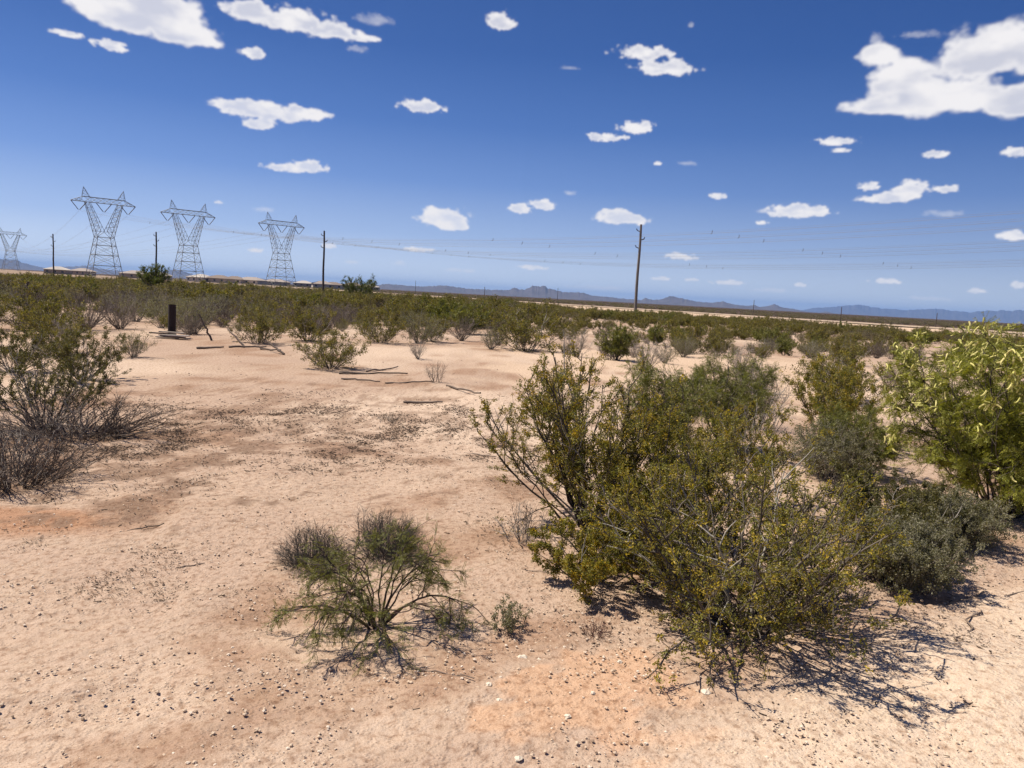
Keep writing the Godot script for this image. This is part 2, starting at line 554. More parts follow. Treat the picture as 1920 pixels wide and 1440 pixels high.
# A many-stemmed shrub of height h and width w. Returns its woody mesh and its leafy mesh.
func shrub(o: Dictionary, sd: int) -> Array:
	var r := RandomNumberGenerator.new()
	r.seed = sd
	var wood := Geo.new()
	var green := Geo.new()
	var h: float = o.h
	var w: float = o.w
	var barks: Array = o.get("bark", [Color(0.075, 0.06, 0.048), Color(0.055, 0.044, 0.036), Color(0.12, 0.10, 0.085)])
	var lean: Vector3 = o.get("lean", Vector3.ZERO)
	var bare: float = o.get("bare", 0.3)
	var lift: float = o.get("lift", 0.05)
	var r0: float = o.get("r0", 0.008)
	var leaves: Dictionary = o.get("leaves", {})
	var lsize: float = o.get("lsize", 1.0)
	var droop: float = o.get("droop", 0.2)
	var dead: float = o.get("dead", 0.08)
	for s in int(o.stems):
		var az: float = TAU * (s + r.randf()) / o.stems * 1.0 + r.randfn() * 0.3
		var rad: float = sqrt(r.randf()) * (1.0 - 0.15 * r.randf())
		var base: Vector3 = Vector3(cos(az), 0, sin(az)) * r.randf() * o.get("foot", 0.07) + Vector3(0, -0.03, 0)
		var tip: Vector3 = Vector3(cos(az) * rad * w * 0.5, h * (1.0 - o.get("dome", 0.4) * rad * rad) * r.randf_range(0.72, 1.02), sin(az) * rad * w * 0.5) + lean * r.randf_range(0.5, 1.1)
		var isdead := r.randf() < dead
		var col: Color = Color(0.30, 0.28, 0.25) * r.randf_range(0.6, 1.1) if isdead else barks[r.randi() % barks.size()]
		var ctrl: Vector3 = base.lerp(tip, 0.5) + Vector3(r.randfn() * 0.05 * w, -h * o.get("bow", 0.06) + r.randfn() * 0.03 * h, r.randfn() * 0.05 * w)
		var pts := PackedVector3Array()
		var steps: int = o.get("steps", 7)
		for k in steps + 1:
			var t := float(k) / steps
			var jig := Vector3(r.randfn(), r.randfn(), r.randfn()) * 0.012 * h * (1.0 if k > 0 else 0.0)
			pts.append(base.lerp(ctrl, t).lerp(ctrl.lerp(tip, t), t) + jig)
		wood.tube(pts, r0 * r.randf_range(0.7, 1.2), r0 * 0.3, col)
		for b in int(o.branches):
			var t: float = lerpf(bare, 1.0, (b + r.randf()) / o.branches)
			var ft := t * steps
			var k := mini(int(ft), steps - 1)
			var at := pts[k].lerp(pts[k + 1], ft - k)
			var sd2 := (pts[k + 1] - pts[k]).normalized()
			var out := Vector3(r.randfn(), r.randfn() * 0.6, r.randfn()).normalized()
			var bl: float = o.get("bl", 0.26) * h * r.randf_range(0.5, 1.25) * (1.25 - 0.6 * t)
			var bp := wander(at, sd2 * 0.9 + out * 0.85, bl, 4, 0.18, lift, r)
			wood.tube(bp, r0 * 0.42, r0 * 0.18, col)
			if isdead:
				continue
			for q in int(o.twigs):
				var tk := 1 + r.randi() % 4
				var tp := wander(bp[tk], (bp[tk] - bp[tk - 1]).normalized() + Vector3(r.randfn(), r.randfn(), r.randfn()) * 0.55, bl * r.randf_range(0.25, 0.6), 2, 0.2, lift, r)
				wood.tube(tp, r0 * 0.2, r0 * 0.11, col)
				for c in int(o.get("per", 0)):
					var lt := r.randf()
					var lp := tp[0].lerp(tp[1], lt * 2.0) if lt < 0.5 else tp[1].lerp(tp[2], lt * 2.0 - 1.0)
					var ld := (tp[2] - tp[0]).normalized() + Vector3(r.randfn(), r.randfn() - droop, r.randfn()) * 0.7
					place(green, leaves, lp, ld, lsize * r.randf_range(0.75, 1.25), r)
			if int(o.get("tipleaves", 0)):
				for c in int(o.tipleaves):
					place(green, leaves, bp[4].lerp(bp[2], r.randf()), (bp[4] - bp[3]).normalized() + Vector3(r.randfn(), r.randfn() - droop, r.randfn()) * 0.6, lsize * r.randf_range(0.75, 1.25), r)
	if o.get("one", false):
		# both in one mesh, for copies too far away to show their parts
		var first := green.v.size()
		for q in wood.i:
			green.v.append(wood.v[q])
			green.c.append(wood.c[q])
		return [green.mesh(), null]
	return [wood.mesh(), green.mesh() if green.v.size() else null]

func plant(called: String, label: String, category: String, at: Vector3, made: Array, turn := 0.0, size := 1.0, group := "") -> Node3D:
	var o := thing(called, label, category, Vector3(at.x, ground_y(at.x, at.z), at.z), group)
	part(o, "stems", made[0], M.bark)
	if made[1]:
		part(o, "foliage", made[1], M.leaf)
	o.rotation.y = turn
	o.scale = Vector3.ONE * size
	return o

# ---------------------------------------------------------------- setting
func lines(fine_from: float, fine_to: float, step: float, reach_lo: float, reach_hi: float, g_lo: float, g_hi: float) -> PackedFloat32Array:
	var lo := PackedFloat32Array()
	var x := fine_from
	var s := step
	while x > reach_lo:
		s *= g_lo
		x -= s
		lo.append(x)
	lo.reverse()
	x = fine_from
	while x < fine_to:
		lo.append(x)
		x += step
	s = step
	while x < reach_hi:
		lo.append(x)
		s *= g_hi
		x += s
	return lo

func soil_color(x: float, z: float) -> Color:
	var sand := Color(0.445, 0.348, 0.275)
	var n := patch_noise.get_noise_2d(x, z)
	var n2 := patch_noise.get_noise_2d(x * 0.23 + 40.0, z * 0.23)
	var n3 := patch_noise.get_noise_2d(x * 3.1 - 9.0, z * 3.1)
	var n4 := patch_noise.get_noise_2d(x * 9.0 + 3.0, z * 9.0)
	var c := sand.lerp(Color(0.57, 0.47, 0.38), smoothstep(-0.05, 0.45, n2 + 0.3 * n))
	c = c.lerp(Color(0.33, 0.225, 0.16), 0.85 * smoothstep(0.08, 0.5, n - 0.4 * n2 + 0.2 * n3))
	# reddish clay crust in front of the big creosote and at the left edge
	var d := Vector2((x - 0.50) / 0.62, (z + 3.12) / 0.36).length() + n * 0.7 + n3 * 0.9 + n4 * 0.6
	c = c.lerp(Color(0.52, 0.355, 0.245), 0.85 * (1.0 - smoothstep(0.75, 0.95, d)))
	d = Vector2((x + 3.2) / 0.9, (z + 4.9) / 0.35).length() + n * 0.6
	c = c.lerp(Color(0.36, 0.21, 0.13), 0.8 * (1.0 - smoothstep(0.6, 1.1, d)))
	# pale graded dirt along the near right
	d = x * 0.75 + z + 2.1 + n * 0.5
	c = c.lerp(Color(0.615, 0.52, 0.42), 0.85 * smoothstep(-0.5, 0.35, d))
	# brown organic crust where litter has broken down, in patches with ragged borders
	d = Vector2((x + 2.6) / 3.0, (z + 9.4) / 2.6).length() - 1.4 * n - 2.0 * n3 - 1.2 * n4
	c = c.lerp(Color(0.27, 0.19, 0.14), 0.6 * (1.0 - smoothstep(0.5, 0.75, d)))
	d = Vector2((x + 3.9) / 1.7, (z + 6.9) / 1.7).length() - 1.2 * n - 1.8 * n3 - 1.2 * n4
	c = c.lerp(Color(0.22, 0.155, 0.115), 0.65 * (1.0 - smoothstep(0.6, 0.85, d)))
	# pale washed sand in the open ground to the right
	d = Vector2((x - 6.0) / 7.0, (z + 21.0) / 8.0).length() + n * 0.6 + n2 * 0.5
	c = c.lerp(Color(0.64, 0.52, 0.40), 0.7 * (1.0 - smoothstep(0.6, 1.1, d)))
	# bare pale flat beyond the last scrub
	c = c.lerp(Color(0.60, 0.485, 0.365) * (1.0 + 0.15 * n2), smoothstep(-2.0, 6.0, Vector2(x, z).length() - scrub_reach(x, z)))
	c = c.lerp(Color(0.27, 0.215, 0.165), 0.85 * smoothstep(-2.0, 6.0, Vector2(x, z).length() - 150.0) * (1.0 - smoothstep(-90.0, -40.0, x)))
	# far plain, covered with dark scrub
	var beyond := far_side(x, z)
	c = c.lerp(Color(0.085, 0.062, 0.048) * (1.0 + 0.5 * n2), smoothstep(4.0, 30.0, beyond))
	return c

# how far the near scrub goes in this direction
func scrub_reach(x: float, z: float) -> float:
	var az := rad_to_deg(atan2(x, -z))
	var stops := [[-60.0, 150.0], [-14.0, 150.0], [-2.0, 125.0], [8.0, 104.0], [19.0, 90.0], [32.0, 78.0], [90.0, 60.0]]
	for k in range(1, stops.size()):
		if az <= stops[k][0]:
			return lerpf(stops[k - 1][1], stops[k][1], clampf((az - stops[k - 1][0]) / (stops[k][0] - stops[k - 1][0]), 0.0, 1.0))
	return 50.0

# metres beyond the pale dirt road
func far_side(x: float, z: float) -> float:
	return (-z - 235.0) * 0.64 + x * 0.77

func make_ground() -> void:
	var xs := lines(-4.8, 4.8, 0.045, -30000.0, 30000.0, 1.09, 1.09)
	var zs := lines(-6.6, -1.6, 0.036, -30000.0, 30000.0, 1.045, 1.3)
	var g := Geo.new()
	var uv := PackedVector2Array()
	var uv2 := PackedVector2Array()
	var nx := xs.size()
	var nz := zs.size()
	for z in zs:
		for x in xs:
			var y := ground_y(x, z)
			if absf(x) < 12.0 and z > -14.0 and z < 1.0:
				y += fine_noise.get_noise_2d(x, z) * 0.007 + fine_noise.get_noise_2d(x * 3.7, z * 3.7 + 50.0) * 0.005
				# old tyre tracks crossing the lower left
				for t in [[-0.62, 0.0], [-0.62, 1.35]]:
					var along := x + 2.6
					var off := absf(z + 3.05 + t[1] * -0.62 + (x + 1.0) * t[0] * -0.42 - 0.05 * x * x)
					var rut := (1.0 - smoothstep(0.09, 0.15, off)) * smoothstep(-2.9, -2.3, x) * (1.0 - smoothstep(-0.5, -0.1, x))
					y += rut * (-0.012 + 0.006 * sin(along * 66.0 + off * 40.0))
				# eroded edge of the graded dirt at the right
				if x > 1.9:
					var lip := z + 4.75 - 0.30 * (3.5 - x) + 0.25 * patch_noise.get_noise_2d(x * 1.6, z * 1.6)
					y -= 0.045 * (1.0 - smoothstep(-0.02, 0.02, lip)) * smoothstep(-0.5, -0.05, lip) * smoothstep(1.9, 2.5, x)
				# crust edges, a few millimetres high
				y += 0.010 * smoothstep(0.02, 0.06, patch_noise.get_noise_2d(x * 2.3, z * 2.3))
			g.v.append(Vector3(x, y, z))
			g.c.append(soil_color(x, z))
			uv.append(Vector2(x, z) / 2.3)
			uv2.append(Vector2(x * 0.8 + z * 0.6, z * 0.8 - x * 0.6) / 0.71)
	for j in nz - 1:
		for k in nx - 1:
			var a := j * nx + k
			g.i.append_array(PackedInt32Array([a, a + 1, a + nx, a + 1, a + nx + 1, a + nx]))
	var arr := []
	arr.resize(Mesh.ARRAY_MAX)
	var nn := PackedVector3Array()
	nn.resize(g.v.size())
	for j in nz:
		for k in nx:
			var a := j * nx + k
			var e: Vector3 = g.v[j * nx + mini(k + 1, nx - 1)] - g.v[j * nx + maxi(k - 1, 0)]
			var f: Vector3 = g.v[mini(j + 1, nz - 1) * nx + k] - g.v[maxi(j - 1, 0) * nx + k]
			nn[a] = f.cross(e).normalized()
	arr[Mesh.ARRAY_VERTEX] = g.v
	arr[Mesh.ARRAY_NORMAL] = nn
	arr[Mesh.ARRAY_COLOR] = g.c
	arr[Mesh.ARRAY_TEX_UV] = uv
	arr[Mesh.ARRAY_TEX_UV2] = uv2
	arr[Mesh.ARRAY_INDEX] = g.i
	var m := ArrayMesh.new()
	m.add_surface_from_arrays(Mesh.PRIMITIVE_TRIANGLES, arr)
	structure("ground", m, M.soil)

func make_road() -> void:
	var way := [Vector2(-420, -860), Vector2(-230, -560), Vector2(-77, -336), Vector2(33, -198), Vector2(62, -158), Vector2(95, -118), Vector2(190, -10)]
	var g := Geo.new()
	for k in way.size() - 1:
		for s in 12:
			var p: Vector2 = way[k].lerp(way[k + 1], s / 12.0)
			var q: Vector2 = way[k].lerp(way[k + 1], (s + 1) / 12.0)
			var side := Vector2(0.76, -0.65)
			var w0 := 12.0 + 3.0 * low_noise.get_noise_2d(p.x * 2.0, p.y * 2.0)
			var w1 := 12.0 + 3.0 * low_noise.get_noise_2d(q.x * 2.0, q.y * 2.0)
			var a := p - side * w0
			var b := p + side * w0
			var c := q + side * w1
			var d := q - side * w1
			g.quad(Vector3(a.x, 0.12, a.y), Vector3(d.x, 0.12, d.y), Vector3(c.x, 0.12, c.y), Vector3(b.x, 0.12, b.y))
	structure("dirt_road", g.mesh(), M.pale_dirt)

func make_mountains() -> void:
	mountain_range(RANGE_MAIN, 9500.0, 1500.0, 31)
	mountain_range(RANGE_RIGHT, 23000.0, 2800.0, 32)
	mountain_range(RANGE_LEFT, 15000.0, 2200.0, 33)

func mountain_range(line: Array, dist: float, deep: float, sd: int) -> void:
	var nz := FastNoiseLite.new()
	nz.seed = sd
	nz.frequency = 0.0021
	nz.fractal_type = FastNoiseLite.FRACTAL_RIDGED
	nz.fractal_octaves = 4
	var g := Geo.new()
	var a0: float = line[0]
	var a1: float = line[line.size() - 2]
	var cols := int((a1 - a0) / 0.09)
	var rows := 14
	var k := 0
	for i in cols + 1:
		var az := lerpf(a0, a1, float(i) / cols)
		while k + 4 < line.size() and line[k + 2] < az:
			k += 2
		var el := lerpf(line[k + 1], line[k + 3], clampf((az - line[k]) / (line[k + 2] - line[k]), 0, 1))
		var top := maxf(1.0, dist * tan(deg_to_rad(el)) * (1.02 + 0.16 * nz.get_noise_2d(az * 900.0, 7.0)) + 2.0)
		for j in rows + 1:
			var t := 2.0 * j / rows - 1.0
			var d := dist + t * deep
			var x := sin(deg_to_rad(az)) * d
			var z := -cos(deg_to_rad(az)) * d
			var shape := pow(1.0 - absf(t), 1.6)
			var y := top * shape * (1.0 + (0.30 * nz.get_noise_2d(x, z) - 0.1) * minf(1.0, absf(t) * 3.0)) - 3.0 * absf(t)
			g.v.append(Vector3(x, y, z))
			g.c.append(Color(0.058, 0.050, 0.052) * (1.0 + 0.5 * nz.get_noise_2d(x * 2.0, z * 2.0)))
	for i in cols:
		for j in rows:
			var a := i * (rows + 1) + j
			var b := a + rows + 1
			g.i.append_array(PackedInt32Array([a, b, a + 1, a + 1, b, b + 1]))
	structure("mountain_range", g.mesh(), M.rock_slope)

# ---------------------------------------------------------------- power lines
func lattice(g: Geo, a0: Vector3, a1: Vector3, b0: Vector3, b1: Vector3, n: int, w: float, col: Color) -> void:
	for k in n:
		var t0 := float(k) / n
		var t1 := float(k + 1) / n
		g.beam(a0.lerp(a1, t0), b0.lerp(b1, t1), w, col)
		g.beam(b0.lerp(b1, t0), a0.lerp(a1, t1), w, col)
		if k > 0:
			g.beam(a0.lerp(a1, t0), b0.lerp(b1, t0), w, col)

func make_towers() -> void:
	var st := Color(0.16, 0.165, 0.17)
	var arm_turn := atan2(0.66, 0.75)
	var proto := thing("transmission_tower", "nearest and tallest steel lattice transmission tower, left of the other two", "tower", Vector3(-185, 0, -340), "transmission towers")
	var foot := 6.4
	var waist := 3.3
	var wy := 17.8
	# legs
	for sx in [-1, 1]:
		for sz in [-1, 1]:
			var g := Geo.new()
			g.beam(Vector3(sx * foot, -0.2, sz * foot), Vector3(sx * waist, wy, sz * waist), 0.216, st)
			part(proto, "leg", g.mesh(), M.steel)
	var br := Geo.new()
	var c4 := [Vector3(-1, 0, -1), Vector3(1, 0, -1), Vector3(1, 0, 1), Vector3(-1, 0, 1)]
	for k in 4:
		var p: Vector3 = c4[k]
		var q: Vector3 = c4[(k + 1) % 4]
		var tiers := [0.0, 0.30, 0.56, 0.80, 1.0]
		for t in 4:
			var r0 := lerpf(foot, waist, tiers[t])
			var r1 := lerpf(foot, waist, tiers[t + 1])
			var y0: float = wy * tiers[t]
			var y1: float = wy * tiers[t + 1]
			br.beam(p * r0 + Vector3(0, y0, 0), q * r1 + Vector3(0, y1, 0), 0.094, st)
			br.beam(q * r0 + Vector3(0, y0, 0), p * r1 + Vector3(0, y1, 0), 0.094, st)
			br.beam(p * r1 + Vector3(0, y1, 0), q * r1 + Vector3(0, y1, 0), 0.130, st)
	part(proto, "bracing", br.mesh(), M.steel)
	# the two arms of the fork
	for s in [-1.0, 1.0]:
		var g := Geo.new()
		var o0 := Vector3(s * waist, wy, 0)
		var o1 := Vector3(s * 7.6, 32.6, 0)
		var i0 := Vector3(s * 0.5, wy + 2.6, 0)
		var i1 := Vector3(s * 5.6, 32.6, 0)
		for z in [-1.0, 1.0]:
			var z0 := Vector3(0, 0, z * waist)
			var z1 := Vector3(0, 0, z * 0.9)
			g.beam(o0 + z0, o1 + z1, 0.173, st)
			g.beam(i0 + z0 * 0.9, i1 + z1, 0.158, st)
			g.beam(o0 + z0, i0 + z0 * 0.9, 0.130, st)
			lattice(g, o0 + z0, o1 + z1, i0 + z0 * 0.9, i1 + z1, 6, 0.079, st)
		lattice(g, o0 + Vector3(0, 0, -waist), o1 + Vector3(0, 0, -0.9), o0 + Vector3(0, 0, waist), o1 + Vector3(0, 0, 0.9), 6, 0.072, st)
		part(proto, "fork_arm", g.mesh(), M.steel)
		var pk := Geo.new()
		for z in [-0.9, 0.9]:
			pk.beam(Vector3(s * 5.6, 34.8, z), Vector3(s * 8.0, 39.0, 0), 0.122, st)
			pk.beam(Vector3(s * 8.6, 34.6, z), Vector3(s * 8.0, 39.0, 0), 0.122, st)
		lattice(pk, Vector3(s * 5.6, 34.8, 0.9), Vector3(s * 7.8, 38.6, 0), Vector3(s * 8.6, 34.6, 0.9), Vector3(s * 8.1, 38.6, 0), 3, 0.065, st)
		part(proto, "ground_wire_peak", pk.mesh(), M.steel)
	var ca := Geo.new()
	for z in [-0.9, 0.9]:
		ca.beam(Vector3(-13.0, 32.6, z * 0.3), Vector3(13.0, 32.6, z * 0.3), 0.187, st)
		for s in [-1.0, 1.0]:
			ca.beam(Vector3(s * 8.3, 34.8, z), Vector3(s * 13.0, 32.7, 0), 0.144, st)
			lattice(ca, Vector3(s * 7.6, 32.6, z * 0.6), Vector3(s * 12.8, 32.6, 0), Vector3(s * 8.3, 34.8, z), Vector3(s * 12.8, 32.8, 0), 3, 0.072, st)
		ca.beam(Vector3(-8.3, 34.8, z), Vector3(8.3, 34.8, z), 0.158, st)
		lattice(ca, Vector3(-7.6, 32.6, z), Vector3(7.6, 32.6, z), Vector3(-7.6, 34.8, z), Vector3(7.6, 34.8, z), 6, 0.072, st)
	part(proto, "crossarm", ca.mesh(), M.steel)
	for x in [-9.8, 0.0, 9.8]:
		var g := Geo.new()
		for s in [-1.0, 1.0]:
			g.tube(PackedVector3Array([Vector3(x + s * 3.0, 32.5, 0), Vector3(x + s * 0.25, 28.9, 0)]), 0.17, 0.17, Color(0.10, 0.09, 0.09), 6)
		part(proto, "insulator_string", g.mesh(), M.steel)
	proto.rotation.y = arm_turn
	var spots := [[Vector3(-163, 0, -376), "middle one of the three large steel lattice transmission towers"], [Vector3(-128, 0, -411), "steel lattice transmission tower nearest the centre, right of the other towers"], [Vector3(-462, 0, -692), "small distant steel lattice transmission tower at the far left edge"]]
	for s in spots:
		var c: Node3D = proto.duplicate()
		c.name = named("transmission_tower")
		add_child(c)
		c.position = s[0]
		c.set_meta("label", s[1])
	# conductors: from each tower to the right over the open ground, and to the left into the distance
	var ends := [[Vector3(-185, 0, -340), Vector3(165, 0, -70), Vector3(-462, 0, -692)], [Vector3(-163, 0, -376), Vector3(200, 0, -100), Vector3(-560, 0, -760)], [Vector3(-128, 0, -411), Vector3(235, 0, -130), Vector3(-600, 0, -830)]]
	var where := ["nearest tower", "middle tower", "tower nearest the centre"]
	var phase := ["left", "middle", "right"]
	var b := Basis(Vector3.UP, arm_turn)
	for k in 3:
		for way in 2:
			for x in 3:
				var off: Vector3 = b * Vector3([-9.8, 0.0, 9.8][x], 28.6, 0)
				var p: Vector3 = ends[k][0] + off
				var q: Vector3 = ends[k][1 + way] + off
				var t := thing("power_line", "power line from the %s arm of the %s, going %s" % [phase[x], where[k], "right" if way == 0 else "left"], "power line", p, "conductors of the transmission lines")
				for wv in [Vector3(0, 0, 0), Vector3(0.35, 0.0, -0.3), Vector3(0.17, 0.36, -0.15)]:
					var pts := PackedVector3Array()
					for n in 49:
						var s := n / 48.0
						pts.append((q - p) * s + wv - Vector3(0, 13.5 * 4.0 * s * (1.0 - s), 0))
					var g := Geo.new()
					g.tube(pts, 0.013, 0.013, Color(0.25, 0.24, 0.23), 4)
					part(t, "wire", g.mesh(), M.wire)
				if way == 0:
					for s in [0.14, 0.27, 0.40, 0.53, 0.66, 0.79]:
						var sp := Geo.new()
						var m = (q - p) * s - Vector3(0, 13.5 * 4.0 * s * (1.0 - s), 0)
						sp.tube(PackedVector3Array([m + Vector3(-0.05, -0.15, 0), m + Vector3(0.2, 0.15, -0.15), m + Vector3(0.2, 0.6, -0.15)]), 0.06, 0.06, Color(0.07, 0.07, 0.07), 5)
						part(t, "spacer", sp.mesh(), M.wire)

func make_poles() -> void:
	var list := [[11.0, -70.1, 8.7, "weathered wooden utility pole nearest the viewer, right of centre", Color(0.17, 0.15, 0.135)], [-25.0, -97.8, 8.7, "dark wooden utility pole just right of the lattice towers", Color(0.055, 0.045, 0.04)], [-55.0, -115.6, 8.4, "dark wooden utility pole between the two largest lattice towers", Color(0.055, 0.045, 0.04)], [-82.4, -134.8, 8.2, "leftmost dark wooden utility pole, beside the distant tower", Color(0.06, 0.05, 0.045)]]
	for l in list:
		var o := thing("utility_pole", l[3], "utility pole", Vector3(l[0], ground_y(l[0], l[1]), l[1]), "wooden utility poles")
		var g := Geo.new()
		var pts := PackedVector3Array()
		for k in 9:
			pts.append(Vector3(0.02 * sin(k * 1.3), -0.4 + (l[2] + 0.4) * k / 8.0, 0.015 * cos(k * 1.7)))
		g.tube(pts, 0.15, 0.10, l[4], 10)
		g.cap(pts[8], Vector3.UP, 0.10, l[4], 10)
		part(o, "shaft", g.mesh(), M.wood)
		for k in 3:
			var s := 1.0 if k == 1 else -1.0
			var y: float = l[2] - 0.55 - 0.75 * k
			var ins := Geo.new()
			ins.tube(PackedVector3Array([Vector3(s * 0.08, y - 0.1, 0), Vector3(s * 0.33, y, 0), Vector3(s * 0.40, y + 0.16, 0)]), 0.045, 0.05, Color(0.09, 0.075, 0.07), 6)
			part(o, "insulator", ins.mesh(), M.wood)
	# short posts
	var posts := [[7.6, -72.4, 1.05, 0.06, "short dark fence post left of the nearest utility pole, tallest of its row"], [8.9, -78.6, 0.95, 0.06, "second fence post of the row left of the nearest utility pole"], [9.9, -80.5, 0.92, 0.06, "third fence post of the row left of the nearest utility pole"], [12.4, -86.7, 0.9, 0.06, "last fence post, just left behind the nearest utility pole"], [-28.3, -104.0, 1.1, 0.11, "short dark stub post at the foot of the second utility pole"], [-18.6, -28.8, 1.15, 0.06, "thin dark stake rising from brush near the left edge"], [58.1, -186.0, 3.9, 0.07, "thin marker post on the dirt road right of the nearest utility pole"], [62.5, -146.0, 3.05, 0.07, "thin marker post on the pale dirt road beside the dust"], [82.0, -148.0, 2.9, 0.07, "thin marker post furthest to the right above the catkin bush"], [-75, -560, 9.0, 0.14, "tiny distant pole above the scrub left of the twin peak"], [-10.6, -248.5, 4.2, 0.09, "tiny distant pole below the left shoulder of the twin peak"], [24.3, -452.5, 8.0, 0.14, "tiny distant pole below the right shoulder of the twin peak"]]
	for l in posts:
		var o := thing("post", l[4], "post", Vector3(l[0], ground_y(l[0], l[1]), l[1]))
		var g := Geo.new()
		g.tube(PackedVector3Array([Vector3(0, -0.3, 0), Vector3(0.01, l[2] * 0.5, 0), Vector3(0, l[2], 0)]), l[3], l[3] * 0.9, Color(0.06, 0.048, 0.04), 7)
		g.cap(Vector3(0, l[2], 0), Vector3.UP, l[3] * 0.9, Color(0.08, 0.06, 0.05), 7)
		part(o, "shaft", g.mesh(), M.wood)

func make_houses() -> void:
	var px := [-31.2, -29.8, -26.6, -25.1, -22.6, -21.4, -20.4, -19.3, -17.6, -15.7, -14.4, -13.6, -12.2, -10.9]
	var r := RandomNumberGenerator.new()
	r.seed = 91
	var walls := [Color(0.36, 0.30, 0.24), Color(0.46, 0.41, 0.35), Color(0.28, 0.225, 0.18)]
	var roofs := [Color(0.27, 0.235, 0.215), Color(0.17, 0.135, 0.115), Color(0.36, 0.33, 0.305)]
	var order := ["first", "second", "third", "fourth", "fifth", "sixth", "seventh", "eighth", "ninth", "tenth", "eleventh", "twelfth", "thirteenth", "fourteenth"]
	for k in px.size():
		var d := r.randf_range(500, 640)
		var az := deg_to_rad(px[k])
		var w := r.randf_range(12, 18)
		var dp := r.randf_range(9, 12)
		var o := thing("house", "distant single-storey house with hipped roof, %s from the left below the towers" % order[k], "house", Vector3(sin(az) * d, 0, -cos(az) * d), "far houses behind the brush")
		o.rotation.y = r.randf_range(-0.5, 0.5)
		var wall := Geo.new()
		var wc: Color = walls[r.randi() % 3]
		wall.box(Vector3(-w / 2, -0.2, -dp / 2), Vector3(w / 2, 2.9, dp / 2), Transform3D(), wc)
		part(o, "wall", wall.mesh(), M.stucco)
		var rf := Geo.new()
		var rc: Color = roofs[r.randi() % 3]
		var e := 0.6
		var a := Vector3(-w / 2 - e, 2.85, -dp / 2 - e)
		var b := Vector3(w / 2 + e, 2.85, -dp / 2 - e)
		var c := Vector3(w / 2 + e, 2.85, dp / 2 + e)
		var f := Vector3(-w / 2 - e, 2.85, dp / 2 + e)
		var r0 := Vector3(-w / 2 + dp * 0.45, 4.9, 0)
		var r1 := Vector3(w / 2 - dp * 0.45, 4.9, 0)
		rf.quad(a, r0, r1, b, rc)
		rf.quad(c, r1, r0, f, rc)
		rf.quad(f, r0, r0 + Vector3(0.001, 0, 0), a, rc)
		rf.quad(b, r1, r1 + Vector3(0.001, 0, 0), c, rc)
		part(o, "roof", rf.mesh(), M.shingle)
		for q in 3:
			var wn := Geo.new()
			var x := lerpf(-w * 0.35, w * 0.35, q / 2.0)
			wn.box(Vector3(x - 0.7, 1.0, dp / 2 - 0.05), Vector3(x + 0.7, 2.2, dp / 2 + 0.04))
			part(o, "window", wn.mesh(), M.pane)

# ---------------------------------------------------------------- plants
func creosote(h: float, w: float, sd: int, more := {}) -> Array:
	var o := {"h": h, "w": w, "stems": 30, "branches": 9, "twigs": 6, "per": 5, "tipleaves": 5, "leaves": T.creosote, "dome": 0.35, "bare": 0.30, "r0": 0.008, "lift": 0.10, "bl": 0.24}
	o.merge(more, true)
	return shrub(o, sd)

func mesquite(h: float, w: float, sd: int, more := {}) -> Array:
	var o := {"h": h, "w": w, "stems": 13, "branches": 9, "twigs": 6, "per": 5, "tipleaves": 4, "leaves": T.mesquite, "lsize": 0.085, "dome": 0.35, "bare": 0.22, "r0": 0.011, "lift": -0.02, "bl": 0.32, "droop": 0.5, "dead": 0.0}
	o.merge(more, true)
	return shrub(o, sd)

func dry_brush(h: float, w: float, sd: int, more := {}) -> Array:
	var o := {"h": h, "w": w, "stems": 60, "branches": 7, "twigs": 3, "per": 0, "dome": 0.5, "bare": 0.15, "r0": 0.0045, "lift": 0.03, "bl": 0.35, "dead": 0.0, "foot": w * 0.22, "bow": -0.05, "bark": [Color(0.20, 0.175, 0.15), Color(0.13, 0.105, 0.09), Color(0.30, 0.275, 0.25), Color(0.085, 0.066, 0.056)]}
	o.merge(more, true)
	return shrub(o, sd)

